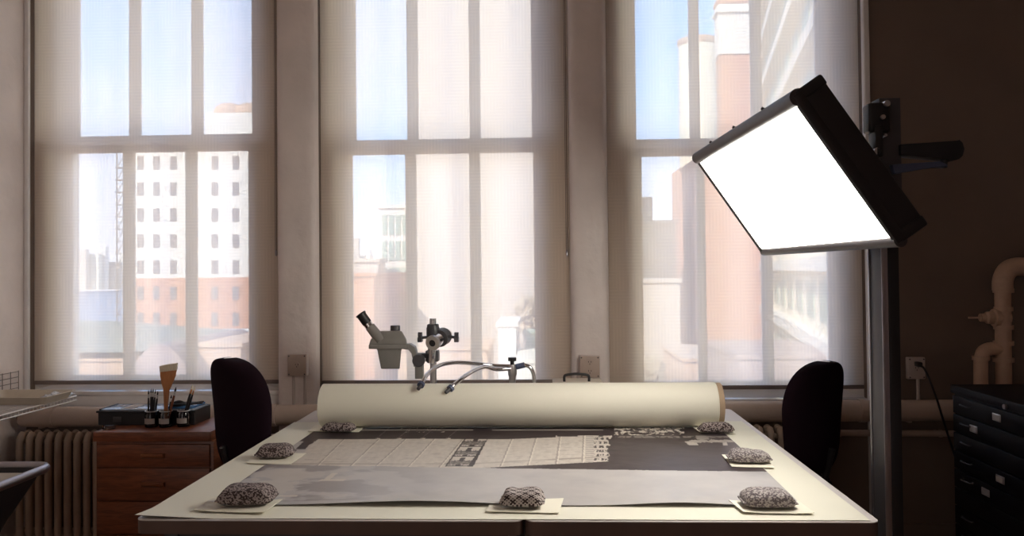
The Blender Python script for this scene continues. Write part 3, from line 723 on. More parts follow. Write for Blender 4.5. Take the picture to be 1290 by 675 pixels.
# ================================================================== CHAIRS
def chair(x, y, rz, ztop, label, sgn):
    t = thing('office_chair', label, 'chair', (x, y, 0), 'black office chairs', rz)
    Mx = world(t); zb = ztop - .60
    # backrest: local -y is the back side; occupant looks to +y
    bm = nb(); nu, nv = 22, 28
    def shell(off):
        V = []
        for j in range(nv + 1):
            v = (1 - math.cos(PI * j / nv)) / 2; h = v * 2 - 1
            wv = .262 * max(.002, 1 - abs(h) ** (3.6 if h > 0 else 7)) ** .42
            if v < .6: wv *= .84 + .16 * v / .6
            row = []
            for i in range(nu + 1):
                u = i / nu * 2 - 1
                edge = max(0, 1 - abs(u) ** 6) ** .5 * max(0, 1 - abs(h) ** 10) ** .5
                yy = -.18 + .075 * u * u - .13 * v - .03 * math.cos(v * PI * 1.3) + off * (.35 + .65 * edge)
                row.append(bm.verts.new(Mx @ Vector((u * wv, yy, zb + .60 * v))))
            V.append(row)
        return V
    A, B = shell(-.030), shell(.030)
    for j in range(nv):
        for i in range(nu):
            bm.faces.new([A[j][i], A[j][i + 1], A[j + 1][i + 1], A[j + 1][i]]); bm.faces.new([B[j][i], B[j + 1][i], B[j + 1][i + 1], B[j][i + 1]])
        for i in (0, nu): bm.faces.new([A[j][i], A[j + 1][i], B[j + 1][i], B[j][i]])
    for j in (0, nv):
        for i in range(nu): bm.faces.new([A[j][i], A[j][i + 1], B[j][i + 1], B[j][i]])
    obj('backrest', bm, 'chair', t, smooth=60)
    sz = zb - .06
    bm = nb(); pl = plan(0, .04, .48, .46, .14, 8)
    for k, (dz, sc) in enumerate(((0, .90), (.012, .98), (.04, 1.0), (.065, .97), (.078, .88))): pass
    rings = [[bm.verts.new(Mx @ Vector((px_ * sc, .04 + (py_ - .04) * sc, sz - .08 + dz))) for px_, py_ in pl] for dz, sc in ((0, .90), (.012, .98), (.04, 1.0), (.065, .97), (.078, .88))]
    for A_, B_ in zip(rings, rings[1:]):
        for i in range(len(pl)): bm.faces.new([A_[i], A_[(i + 1) % len(pl)], B_[(i + 1) % len(pl)], B_[i]])
    bm.faces.new(rings[0]); bm.faces.new(rings[-1]); obj('seat', bm, 'chair', t, smooth=60)
    bm = nb(); tube(bm, [Mx @ Vector(p) for p in ((0, .02, sz - .10), (0, -.17, sz - .10), (0, -.20, sz - .06), (0, -.235, sz + .06), (0, -.275, sz + .20))], .018, 10, 6); obj('back_support', bm, 'black', t)
    bm = nb(); o = Mx @ Vector((0, .02, 0)); cyl(bm, o + Vector((0, 0, .09)), o + Vector((0, 0, sz - .28)), .028); cyl(bm, o + Vector((0, 0, sz - .28)), o + Vector((0, 0, sz - .08)), .015)
    box(bm, o.x - .09, o.x + .09, o.y - .09, o.y + .09, sz - .115, sz - .08, .01); obj('gas_column', bm, 'black', t)
    # foot ring, legs, casters
    bm = nb(); n = 32; P = [o + Vector((.21 * math.cos(2 * PI * i / n), .21 * math.sin(2 * PI * i / n), .30)) for i in range(n + 1)]
    tube(bm, P, .010, 8, 0)
    for k in range(3): cyl(bm, o + Vector((0, 0, .30)), o + Vector((.21 * math.cos(k * 2.094), .21 * math.sin(k * 2.094), .30)), .008, seg=8)
    obj('foot_ring', bm, 'steel', t)
    for k in range(5):
        a = k * 2 * PI / 5 + math.radians(114 if sgn > 0 else 66); dv = Vector((math.cos(a), math.sin(a), 0))
        bm = nb(); tube(bm, [o + Vector((0, 0, .10)), o + dv * .15 + Vector((0, 0, .095)), o + dv * .26 + Vector((0, 0, .07))], .02, 10, 4, rf=lambda q: .024 - .01 * q)
        lg = obj('base_leg', bm, 'black', t)
        c = o + dv * .26 + Vector((0, 0, .028)); sd_ = Vector((-dv.y, dv.x, 0)) * .022
        bm = nb(); cyl(bm, c - sd_, c - sd_ * .3, .028, seg=18); cyl(bm, c + sd_ * .3, c + sd_, .028, seg=18); cyl(bm, c - sd_ * .4, c + sd_ * .4, .008, seg=8); cyl(bm, c, c + Vector((0, 0, .045)), .006, seg=8); obj('caster', bm, 'black', lg)
chair(-1.525, 4.30, math.radians(-38), 1.31, 'black upholstered swivel chair left of the tables, beside the wooden cabinet', 1)
chair(1.32, 4.48, math.radians(40), 1.255, 'black upholstered swivel chair right of the tables, in front of the right window', -1)

# ================================================================== WOODEN CABINET and what stands on it
CZ = .875; cy0 = 4.36; cx0 = Y(119, 560, cy0).x; cx1 = Y(265.5, 560, cy0).x
t = thing('wooden_cabinet', 'red-brown wooden drawer cabinet under the left window', 'cabinet', ((cx0 + cx1) / 2, cy0 + .2, 0))
obj('top_board', box(nb(), cx0 - .004, cx1 + .002, cy0 - .012, cy0 + .43, CZ - .055, CZ, .006), 'wood', t)
obj('carcass', box(nb(), cx0 + .004, cx1 + .012, cy0 + .012, cy0 + .425, .06, CZ - .056, .003), 'wood', t)
obj('plinth', box(nb(), cx0 + .03, cx1 - .03, cy0 + .04, cy0 + .38, 0, .059, .003), 'black', t)
zz = [CZ - .068, .675, .49, .305, .09]
for i in range(4):
    d_ = obj('drawer', box(nb(), cx0 + .018, cx1 - .006, cy0 - .006, cy0 + .02, zz[i + 1] + .004, zz[i] - .004, .004), 'wood', t)
    mzz = (zz[i] + zz[i + 1]) / 2 + .0; mx_ = (cx0 + cx1) / 2 + .01
    bm = nb(); prism(bm, [(mx_ - .065, cy0 - .006, mzz + .014), (mx_ - .065, cy0 - .030, mzz + .014), (mx_ - .065, cy0 - .026, mzz - .004), (mx_ - .065, cy0 - .006, mzz - .016)], (.13, 0, 0), .003)
    obj('drawer_pull', bm, 'pull_wood', d_)
# black storage tray
bx0, bx1 = Y(126, 530, 4.56).x, Y(247, 530, 4.56).x
t = thing('storage_tray', 'black plastic storage box with bluish lid on the wooden cabinet', 'box', ((bx0 + bx1) / 2, 4.6, CZ))
zt = CZ + .085
bm = nb(); box(bm, bx0, bx1, 4.54, 4.55, CZ, zt, .002); box(bm, bx0, bx1, 4.75, 4.76, CZ, zt, .002); box(bm, bx0, bx0 + .01, 4.55, 4.75, CZ, zt + .008, .002); box(bm, bx1 - .01, bx1, 4.55, 4.75, CZ, zt, .002)
box(bm, bx0 + .01, bx1 - .01, 4.55, 4.75, CZ, CZ + .01); box(bm, bx0 - .008, bx1 + .008, 4.532, 4.54, zt - .012, zt, .002)
obj('tray_body', bm, 'black', t, smooth=None)
lid = obj('lid', box(nb(), bx0 + .012, bx1 - .012, 4.552, 4.748, zt - .006, zt + .006, .004), 'greyfilm', t)
obj('lid_label', box(nb(), bx0 + .12, bx0 + .19, 4.57, 4.72, zt + .006, zt + .0075), 'label', lid, smooth=None)
obj('blue_insert', box(nb(), bx1 - .17, bx1 - .02, 4.56, 4.74, zt + .0061, zt + .020, .006), 'blue', lid)
obj('front_clasp', box(nb(), bx0 + .09, bx0 + .14, 4.535, 4.5395, CZ + .02, CZ + .05, .003), 'darkgrey', t)
# a small clear sleeve in front of the tray
bm = nb(); q = Z(146, 536, CZ); box(bm, q.x - .02, q.x + .045, 4.42, 4.45, CZ, CZ + .022, .003)
solo('glass_slide_box', bm, 'jar_glass', 'tiny clear plastic box in front of the black storage box', 'box')
# black pliers lying across the lid
bm = nb(); za = zt + .030
A = Y(218, 509, 4.6); Bp = Y(236, 508.5, 4.6); Cq = Y(255, 507.5, 4.58)
tube(bm, [A, A.lerp(Bp, .5) + Vector((0, -.01, .014)), Bp, Cq], .010, 10, 6, rf=lambda q: .013 - .008 * q)
tube(bm, [A + Vector((.01, -.05, 0)), A.lerp(Bp, .6) + Vector((0, -.04, .0)), Bp, Cq + Vector((0, .02, .006))], .008, 10, 6, rf=lambda q: .012 - .008 * q)
for v in bm.verts: v.co.z = max(v.co.z, zt + .0205)
solo('pliers', bm, 'black', 'black pliers lying on the storage box lid', 'pliers')
# jars
JN = [('left', 191), ('middle', 209), ('right', 231.5)]
jars = []
for nm, px in JN:
    c = Z(px, 537.5 if nm != 'right' else 536.8, CZ); r_ = 8.2 / F * 4.4; hj = .098
    t = thing('glass_jar', nm.replace('left', 'leftmost').replace('right', 'rightmost') + ' of the three glass brush jars on the wooden cabinet' + {'left': ', holding thin dark brushes', 'middle': ', holding the wide flat brush', 'right': ', holding leaning brushes'}[nm], 'jar', (c.x, c.y, CZ), 'glass brush jars')
    bm = nb(); lathe(bm, [(0, .0005), (r_ * .92, .0005), (r_, .006), (r_, hj * .75), (r_ * .84, hj * .86), (r_ * .86, hj), (r_ * .80, hj), (r_ * .78, hj * .86), (r_ * .93, hj * .72), (r_ * .93, .012), (0, .008)], (c.x, c.y, CZ), seg=28)
    obj('jar_body', bm, 'jar_glass', t)
    bm = nb(); n = 28; P = [(c.x + r_ * .90 * math.cos(2 * PI * i / n), c.y + r_ * .90 * math.sin(2 * PI * i / n), CZ + hj * .93) for i in range(n + 1)]; tube(bm, P, .0035, 8, 0); obj('jar_rim', bm, 'steel', t)
    bm = nb(); n = 12
    fn = lambda u, v: Vector((c.x + (r_ + .0012) * math.sin(-1.0 + 1.9 * u), c.y - (r_ + .0012) * math.cos(-1.0 + 1.9 * u), CZ + .022 + .030 * v)); grid(bm, fn, 12, 1); obj('jar_label', bm, 'label', t)
    jars.append((c, r_, hj))
def brush(jar, dx, top, py, tw, lab, kind='thin', m='black'):
    c, r_, hj = jars[jar]; a = Vector((c.x + dx * r_ * .5, c.y + rnd.uniform(-.2, .2) * r_, CZ + .010)); b = Y(top, py, c.y + rnd.uniform(-.015, .015))
    t = thing('paint_brush', lab, 'brush', a, 'thin brushes in the jars')
    d = b - a; l = d.length
    obj('brush_handle', lathe(nb(), [(.0015, 0), (tw * .8, l * .25), (tw, l * .62), (tw * .75, l * .78)], a, b, seg=10), m, t)
    obj('ferrule', lathe(nb(), [(tw * .78, l * .775), (tw * .7, l * .88)], a, b, seg=10), 'steel' if kind == 'thin' else 'brush_wood', t)
    obj('bristles', lathe(nb(), [(tw * .7, l * .88), (tw * .75, l * .92), (tw * .3, l * .98), (0, l)], a, b, seg=10), 'bristle' if kind == 'pale' else 'black', t)
for k, (dx, px, py) in enumerate(((-.9, 187, 491), (-.4, 190.5, 489), (.0, 193, 489), (.4, 196, 490), (.9, 199, 492))):
    brush(0, dx, px, py, .0055, 'thin dark brush in the leftmost jar, %s of its upright cluster' % ('leftmost', 'second from the left', 'central one', 'second from the right', 'rightmost')[k])
brush(1, .5, 222, 487, .0075, 'reddish pointed brush leaning right in the middle jar', m='wood')
brush(1, .8, 216, 497, .0065, 'short dark brush beside the reddish brush in the middle jar')
brush(2, -.5, 243, 484, .0075, 'dark brush with a pale tip leaning right in the rightmost jar', 'pale')
brush(2, -.2, 246, 486, .006, 'second leaning brush in the rightmost jar, slightly lower tip', 'pale')
c, r_, hj = jars[1]
def hk(px, py): return Y(px, py, c.y)
t = thing('flat_brush', 'wide orange wooden flat brush with pale bristles standing in the middle jar', 'brush', (hk(209, 530).x, c.y, CZ + .012))
bm = nb(); prism(bm, [hk(*p) + Vector((0, -.004, 0)) for p in ((207, 532), (206.8, 508), (206.5, 490), (203.5, 481), (201.8, 473), (201.8, 468.5), (222.5, 466), (221.5, 473), (218, 481), (213, 491), (211.5, 508), (211, 532))], (0, .009, 0), .002)
obj('brush_handle', bm, 'brush_wood', t)
bm = nb(); prism(bm, [hk(*p) + Vector((0, -.006, 0)) for p in ((201.6, 468.6), (201.2, 461), (212, 458.6), (223.8, 457), (223, 466))], (0, .013, 0), .002)
obj('bristles', bm, 'bristle', t)

# ================================================================== RADIATORS, PIPES
def radiator(x0, n, ztop, label, yy=4.93, pitch=.062):
    t = thing('radiator', label, 'radiator', (x0 + n * pitch / 2, yy, 0), 'cast iron column radiators')
    zb = .09
    for i in range(n):
        x = x0 + i * pitch; bm = nb()
        for dy in (-.055, .055):
            tube(bm, [(x, yy + dy, zb + .03), (x, yy + dy, zb + .08), (x, yy + dy, (zb + ztop) / 2), (x, yy + dy, ztop - .09), (x, yy + dy * .85, ztop - .035), (x, yy + dy * .4, ztop - .012)], .0215, 12, 4)
        cyl(bm, (x, yy - .05, zb + .035), (x, yy + .05, zb + .035), .024, seg=12); cyl(bm, (x, yy - .035, ztop - .03), (x, yy + .035, ztop - .03), .024, seg=12)
        obj('radiator_section', bm, 'radiator', t)
    bm = nb()
    for zz_ in (zb + .05, ztop - .06): bm = nb(); cyl(bm, (x0 - .03, yy, zz_), (x0 + (n - 1) * pitch + .03, yy, zz_), .017, seg=12); obj('cross_tube', bm, 'radiator', t)
    for k in (0, n - 1):
        for dy in (-.055, .055): obj('radiator_foot', lathe(nb(), [(.024, 0), (.022, .01), (.014, .05), (.018, zb + .03)], (x0 + k * pitch, yy + dy, 0), seg=12), 'radiator', t)
rt_ = Y(70, 543, 4.87).z - .012
radiator(Y(28, 560, 4.9).x, 17, rt_, 'cast iron radiator under the left window, beside the wooden cabinet')
radiator(Y(905, 560, 4.9).x, 11, Y(965, 539, 4.87).z, 'cast iron radiator under the right window, partly behind the right chair')
# big insulated heating pipe along the wall
bm = nb(); P0 = Y(22, 526.5, 4.93); P1 = Y(1210, 518, 4.93); rp = .064
z_ = lambda x: P0.z + (P1.z - P0.z) * (x - P0.x) / (P1.x - P0.x)
lathe(bm, [(0, 0), (rp * .8, 0), (rp, .015), (rp, 3.4), (rp, (P1 - P0).length)], (max(P0.x, XL + .01), 4.97, P0.z), (P1.x, 4.97, P1.z), seg=28)
t = thing('heating_pipe', 'thick painted horizontal heating pipe running under the windows', 'pipe', (0, 4.97, P0.z))
obj('pipe_run', bm, 'pipe', t)
for px in (60, 340, 1085):
    x = Y(px, 520, 4.93).x; bm = nb(); cyl(bm, (x, 4.97, z_(x)), (x + .035, 4.97, z_(x)), rp + .006, seg=28); obj('pipe_band', bm, 'pipe', t)
for px in (45, 390, 930, 1150):
    x = Y(px, 520, 4.93).x; bm = nb(); box(bm, x - .012, x + .012, 4.97, WY - .006, z_(x) - rp - .012, z_(x) - rp + .012, .002); obj('pipe_bracket', bm, 'pipe', t)
a, b = Y(236, 549, 5.02), Y(2210, 545, 5.02)
for q0, q1, lab in (((262, 551), (410, 550), 'thin return pipe under the left window, behind the black chair'), ((1030, 545), (1212, 546), 'thin return pipe low on the wall right of the right chair')):
    a, b = Y(*q0, 5.03), Y(*q1, 5.03)
    t = thing('return_pipe', lab, 'pipe', ((a.x + b.x) / 2, 5.03, a.z), 'thin return pipes')
    obj('pipe_run', cyl(nb(), a, b, .020, seg=16), 'pipe', t)
    for k in (.15, .85):
        c = a.lerp(b, k); bm = nb(); box(bm, c.x - .01, c.x + .01, 5.03, WY, c.z - .008, c.z + .008); cyl(bm, c - Vector((.008, 0, 0)), c + Vector((.008, 0, 0)), .0235, seg=16); obj('pipe_clip', bm, 'pipe', t)
# steam pipe stack with valve on the right
py_ = 4.96
def sp(px, y_): return Y(px, y_, py_)
t = thing('steam_pipes', 'cream painted steam pipe stack with elbows and valve stem above the flat file', 'pipes', (sp(1265, 480).x, py_, sp(1265, 520).z))
bm = nb(); tube(bm, [sp(1265, 640), sp(1265, 560), sp(1264, 450), sp(1263, 358)], 9 * py_ / F, 20, 3); obj('riser', bm, 'pipe_cream', t)
bm = nb(); tube(bm, [sp(1263, 366), sp(1263.5, 352), sp(1269, 341), sp(1280, 336), sp(1300, 337), sp(1330, 338)], 11.5 * py_ / F, 20, 6); obj('upper_elbow', bm, 'pipe_cream', t)
for yy_, r_ in ((366, 11.5), (389, 10.5), (412, 11), (432, 11.3), (453, 11.8), (488, 11)):
    c = sp(1264, yy_); bm = nb(); cyl(bm, c - Vector((0, 0, .013)), c + Vector((0, 0, .013)), r_ * py_ / F, seg=24); obj('pipe_collar', bm, 'pipe_cream', t)
bm = nb(); k = py_ / F
lathe(bm, [(0, 0), (1.3 * k, 0), (1.3 * k, 14 * k), (5 * k, 14 * k), (5.4 * k, 20 * k), (7.5 * k, 22 * k), (8 * k, 29 * k), (11 * k, 30 * k), (11 * k, 35 * k), (8.6 * k, 36 * k), (8.6 * k, 48 * k), (0, 48 * k)], sp(1220, 400), sp(1266, 400), seg=24); obj('valve', bm, 'pipe_cream', t)
bm = nb(); tube(bm, [sp(1262, 440), sp(1250, 439), sp(1240, 442), sp(1236, 452), sp(1235.5, 470), sp(1235.5, 560), sp(1235.5, 640)], 8 * k, 18, 5); obj('branch_pipe', bm, 'pipe_cream', t)
c = sp(1235.6, 451); bm = nb(); cyl(bm, c - Vector((0, 0, .012)), c + Vector((0, 0, .012)), 9.8 * k, seg=22); obj('pipe_collar', bm, 'pipe_cream', t)

# ---- outlets
def outlet(x0, x1, y0, y1, yw, m, lab, duplex, cond, zend):
    a, b = Y(x0, y0, yw), Y(x1, y1, yw); cx = (a.x + b.x) / 2; cz_ = (a.z + b.z) / 2
    t = thing('outlet_box', lab, 'electrical outlet', (cx, yw, b.z), 'surface mounted outlet boxes')
    obj('box_body', box(nb(), a.x, b.x, yw, WY - .03, b.z, a.z, .004), 'outlet_white', t)
    obj('cover_plate', box(nb(), a.x + .003, b.x - .003, yw - .006, yw - .0003, b.z + .003, a.z - .003, .002), m, t)
    bm = nb()
    for sx in (a.x + .012, b.x - .012):
        for sz in (a.z - .012, b.z + .012): cyl(bm, (sx, yw - .009, sz), (sx, yw - .005, sz), .0045, seg=10)
    obj('corner_screws', bm, 'darkgrey', t)
    for dz in ((.028, -.028) if duplex else (0,)):
        s_ = obj('socket_face', cyl(nb(), (cx, yw - .008, cz_ + dz), (cx, yw - .0055, cz_ + dz), .020, seg=24), m, t)
        bm = nb()
        for dx, dzz in ((-.008, .004), (.008, .004), (0, -.010)): box(bm, cx + dx - .0018, cx + dx + .0018, yw - .0088, yw - .0078, cz_ + dz + dzz - .004, cz_ + dz + dzz + .004)
        obj('socket_slots', bm, 'black', s_)
    for px in cond:
        x = Y(px, y1, yw).x; bm = nb(); cyl(bm, (x, WY - .052, zend), (x, WY - .052, b.z + .006), .011, seg=14); obj('conduit', bm, 'outlet_white', t)
outlet(362, 386.5, 446, 473.5, 5.0, 'outlet', 'square brown single outlet box on the pillar left of the microscope', False, (367, 381.5), Y(380, 512, 5.04).z)
outlet(730, 756, 448, 476, 5.0, 'outlet', 'brown duplex outlet box on the pillar behind the instrument case', True, (743,), Y(740, 512, 5.04).z)
outlet(1143, 1166, 450, 477.5, 5.04, 'outlet_white', 'ivory outlet box on the dark wall with a black cord plugged in', False, (1157,), Y(1157, 509, 5.05).z)
t = thing('power_cord', 'black power cord drooping from the right wall outlet behind the flat file', 'cord', Y(1158, 459, 5.0))
bm = nb(); p = Y(1157, 458.5, 5.0); box(bm, p.x - .014, p.x + .014, 4.97, 5.028, p.z - .016, p.z + .014, .006); obj('plug', bm, 'black', t)
bm = nb(); tube(bm, [Y(1158, 460, 4.97), Y(1164, 464, 4.96), Y(1171, 478, 4.88), Y(1180, 502, 4.86), Y(1188, 528, 4.86), Y(1197, 556, 4.86), Y(1205, 580, 4.86), Y(1215, 610, 4.88)], .0065, 8, 6); obj('cable', bm, 'black', t)

# ================================================================== FLAT FILE on the right
fy1 = 4.35; A = Y(1198, 484, fy1); fz = A.z; fx = A.x
t = thing('flat_file', 'tall black steel flat file cabinet with small labels by the right wall', 'cabinet', (fx + .5, 3.6, 0))
fy0 = 2.85; W_ = .95
obj('file_body', box(nb(), fx + .018, fx + W_, fy0, fy1, .08, fz - .045, .004), 'flatfile', t)
obj('file_top', box(nb(), fx - .004, fx + W_ + .01, fy0 - .01, fy1 + .004, fz - .044, fz, .006), 'flatfile', t)
obj('file_plinth', box(nb(), fx + .05, fx + W_ - .03, fy0 + .03, fy1 - .03, 0, .079, .003), 'flatfile', t)
nD = 10; zt = fz - .055; ph = (zt - .10) / nD
lbl = {0: (3.92,), 1: (4.13,), 2: (), 3: (3.9,), 4: (4.03,), 7: (3.98,)}
for i in range(nD):
    z1 = zt - i * ph; z0 = z1 - ph + .005
    d_ = obj('file_drawer', box(nb(), fx, fx + .0175, fy0 + .015, fy1 - .015, z0, z1, .003), 'flatfile', t)
    for hy in (4.20, 3.1):
        if i not in (5,): obj('drawer_pull', tube(nb(), [(fx, hy - .045, (z0 + z1) / 2 + .01), (fx - .014, hy - .038, (z0 + z1) / 2 + .01), (fx - .014, hy + .038, (z0 + z1) / 2 + .01), (fx, hy + .045, (z0 + z1) / 2 + .01)], .004, 8, 3), 'darkgrey', d_)
    for ly in lbl.get(i, ()):
        h_ = obj('label_holder', box(nb(), fx - .004, fx - .0002, ly - .035, ly + .035, (z0 + z1) / 2 - .015, (z0 + z1) / 2 + .021, .002), 'steel', d_)
        obj('paper_label', box(nb(), fx - .0055, fx - .0042, ly - .029, ly + .029, (z0 + z1) / 2 - .010, (z0 + z1) / 2 + .016), 'label', d_, smooth=None)
q = Vector((fx - .006, 3.83, fz - .030)); bm = nb(); cyl(bm, q, q + Vector((-.012, 0, 0)), .012, seg=16); obj('lock', bm, 'steel', t)

# ================================================================== LEFT SIDE: wire shelf and washing sink
sz_ = 1.0
fr = [Z(97, 489, sz_), Z(0, 515, sz_)]
sy0, sy1 = 4.16, Z(97, 489, sz_).y
sy1 = min(4.84, sy1)
xa, xb = XL + .01, Y(96, 489, sy1).x
t = thing('wire_shelf', 'white wire shelf on the left wall holding a tray', 'shelf', (XL + .2, 4.5, sz_))
bm = nb(); n = 22
edge = lambda y: xb - .02 * (sy1 - y)
for P_ in ([(xa, sy0, sz_), (edge(sy0), sy0, sz_)], [(xa, sy1, sz_), (edge(sy1), sy1, sz_)], [(edge(sy0), sy0, sz_), (edge(sy1), sy1, sz_)], [(xa, sy0, sz_), (xa, sy1, sz_)], [(edge(sy0), sy0, sz_ - .025), (edge(sy1), sy1, sz_ - .025)]):
    cyl(bm, P_[0], P_[1], .0045, seg=8)
obj('shelf_rim', bm, 'white_paint', t)
bm = nb()
for i in range(1, n):
    y = sy0 + (sy1 - sy0) * i / n; cyl(bm, (xa, y, sz_), (edge(y), y, sz_), .0022, seg=6)
    cyl(bm, (edge(y), y, sz_), (edge(y), y, sz_ - .025), .0018, seg=6)
for k in (.25, .5, .75): cyl(bm, (xa + (xb - xa) * k, sy0, sz_ - .004), (xa + (xb - xa) * k, sy1, sz_ - .004), .003, seg=6)
obj('shelf_wires', bm, 'white_paint', t)
bm = nb()   # back rail grid at the wall
for k in range(4): cyl(bm, (xa + .006, sy0, sz_ + .03 + .035 * k), (xa + .006, sy1 + .16, sz_ + .03 + .035 * k), .0022, seg=6)
for k in range(12): cyl(bm, (xa + .006, sy0 + (sy1 + .16 - sy0) * k / 11, sz_), (xa + .006, sy0 + (sy1 + .16 - sy0) * k / 11, sz_ + .14), .0022, seg=6)
obj('back_grid', bm, 'hem', t)
for y in (sy0 + .1, sy1 - .08):
    bm = nb(); prism(bm, [(xa, y, sz_ - .006), (xb - .06, y, sz_ - .006), (xa, y, sz_ - .16)], (0, .006, 0)); obj('shelf_bracket', bm, 'white_paint', t, smooth=None)
# enamel tray on the shelf
a = Z(0, 500, sz_); b = Z(73, 500, sz_)
tx1 = Y(71, 495, 4.6).x
bm = nb(); loc = (tx1 - .20, 4.58, sz_ + .005)
def tray(wx, wy, hh, th, lip):
    bm = nb(); R = []
    for dx, z in ((-.02, 0), (0, hh), (lip, hh + .001), (lip, hh - .004 + .001), (-th, hh - .006), (-.02 - th, th)):
        R.append([bm.verts.new((x, y, z)) for x, y in plan(0, 0, wx + 2 * dx, wy + 2 * dx, .03, 5)])
    for A_, B_ in zip(R, R[1:]):
        for i in range(len(A_)): bm.faces.new([A_[i], A_[(i + 1) % len(A_)], B_[(i + 1) % len(A_)], B_[i]])
    bm.faces.new(R[0]); bm.faces.new(R[-1]); return bm
o = obj('shallow_tray', tray(.46, .30, .045, .004, .010), 'tray_cream'); o.location = (tx1 - .22, 4.62, sz_ + .004)
tag(o, 'shallow cream enamel tray on the wire shelf', 'tray')
# crumpled clear film near the shelf tip
bm = nb(); c = Z(88, 487, sz_ + .02)
g = bmesh.ops.create_icosphere(bm, subdivisions=4, radius=1)['verts']
cc = Vector((xb - .075, sy1 - .07, sz_ + .0045))
for v in g:
    k = 1 + .5 * noise.fractal(v.co * 2.2, 1, 2, 3); v.co = Vector((v.co.x * .075 * k, v.co.y * .06 * k, max(0, v.co.z * .022 * k + .010))) + cc
solo('crumpled_film', bm, 'clear', 'crumpled clear plastic film at the tip of the wire shelf', 'plastic film', smooth=20)
# sink / trough with a rolled rim
rz_ = .80; c1 = Z(43, 592, rz_)
t = thing('wash_sink', 'dark sided wash sink with pale rolled rim at the lower left corner', 'sink', (c1.x - .6, c1.y - .1, 0))
sx1 = c1.x; sya, syb = 3.42, Z(40, 580, rz_).y
sx0 = XL + .02
cxm, cym = (sx0 + sx1) / 2, (sya + syb) / 2; wx, wy = sx1 - sx0, syb - sya
def ringz(dx, z, r=.09): return [(x, y, z) for x, y in plan(cxm, cym, wx + 2 * dx, wy + 2 * dx, r, 8)]
bm = nb(); R = [[bm.verts.new(p) for p in ringz(d_, z, r_)] for d_, z, r_ in ((-.22, .35, .06), (-.14, .55, .07), (-.035, .76, .08), (-.03, .775, .08), (-.045, .775, .08), (-.06, .74, .07), (-.16, .55, .06), (-.24, .37, .05))]
for A_, B_ in zip(R, R[1:]):
    for i in range(len(A_)): bm.faces.new([A_[i], A_[(i + 1) % len(A_)], B_[(i + 1) % len(A_)], B_[i]])
bm.faces.new(R[0]); bm.faces.new(R[-1]); obj('sink_basin', bm, 'black', t)
bm = nb(); P = ringz(-.02, rz_ - .022, .08); P.append(P[0]); tube(bm, P, .022, 14, 0); obj('sink_rim', bm, 'alu', t)
bm = nb(); prism(bm, [(x, y, .745) for x, y in plan(cxm, cym, wx - .16, wy - .16, .05)], (0, 0, .012)); obj('drain_board', bm, 'tray_cream', t)
for xx in (cxm - wx * .25, cxm + wx * .25):
    for yy in (cym - wy * .2, cym + wy * .2): obj('leg', cyl(nb(), (xx, yy, 0), (xx, yy, .37), .02, seg=14), 'darkgrey', t)

# ================================================================== OUTSIDE
GZ = -26.0
MT['cream_facade'] = mat('cream_masonry', (.84, .75, .58), .9, var=.05, scale=.4)
MT['white_facade'] = mat('white_masonry', (.78, .72, .64), .9, var=.04, scale=.4)
MT['brick'] = brick('orange_brick', (.56, .24, .13), (.62, .29, .17), (.50, .34, .26), .9)
MT['brick_pale'] = brick('pale_brick', (.58, .37, .24), (.66, .43, .29), (.55, .43, .34), .9)
MT['slab_facade'] = mat('grey_beige_masonry', (.58, .50, .43), .9, var=.05, scale=.15)
MT['far_window'] = mat('dim_glazing', (.20, .17, .16), .4)
MT['green_window'] = mat('green_glazing', (.34, .44, .36), .4)
MT['roof'] = mat('grey_roofing', (.24, .21, .20), .9, scale=.3)
MT['roof_green'] = mat('green_grey_roofing', (.25, .26, .21), .9, scale=.3)
MT['asphalt'] = mat('street_ground', (.32, .29, .27), .95, scale=.05)
MT['water'] = mat('river_water', (.15, .19, .27), .25, var=.2, scale=.05)
MT['mauve'] = mat('mauve_canvas', (.34, .25, .23), .9, scale=.6)
MT['trees'] = mat('bare_foliage', (.42, .34, .24), .95, var=.4, scale=1.5)

def bld(label, pl_, pr, ptop, pbot, y, depth, m, wins=(), wm='far_window', parts=(), name='building', cat='building', ws=(1.0, 1.6), zb=None):
    """box building whose front face fills these photo pixels at distance y"""
    x0, x1 = Y(pl_, 340, y).x, Y(pr, 340, y).x; z1 = Y((pl_ + pr) / 2, ptop, y).z
    t = thing(name, label, cat, ((x0 + x1) / 2, y + depth / 2, GZ))
    obj('walls', box(nb(), x0, x1, y, y + depth, GZ, z1), m, t, smooth=None)
    bm = nb(); q = min(.3, y / 350); box(bm, x0 - q, x1 + q, y - q, y + depth, z1, z1 + q * 1.6); obj('parapet', bm, m, t, smooth=None)
    return t, x0, x1, z1
def windows(t, y, pts, w_, h_, m, per_part=True):
    for px, py in pts:
        c = Y(px, py, y); bm = nb()
        box(bm, c.x - w_ / 2, c.x + w_ / 2, y - .08, y + .02, c.z - h_ / 2, c.z + h_ / 2)
        o = obj('window', bm, m, t, smooth=None)
# ground, river
struct('ground_outside', box(nb(), -400, 400, 6.5, 260, GZ - 2, GZ), 'asphalt', smooth=None)
struct('river', box(nb(), -900, 700, 260.2, 1400, GZ - 2, GZ - .2), 'water', smooth=None)
# our own building below the window wall is solid: nothing seen of it

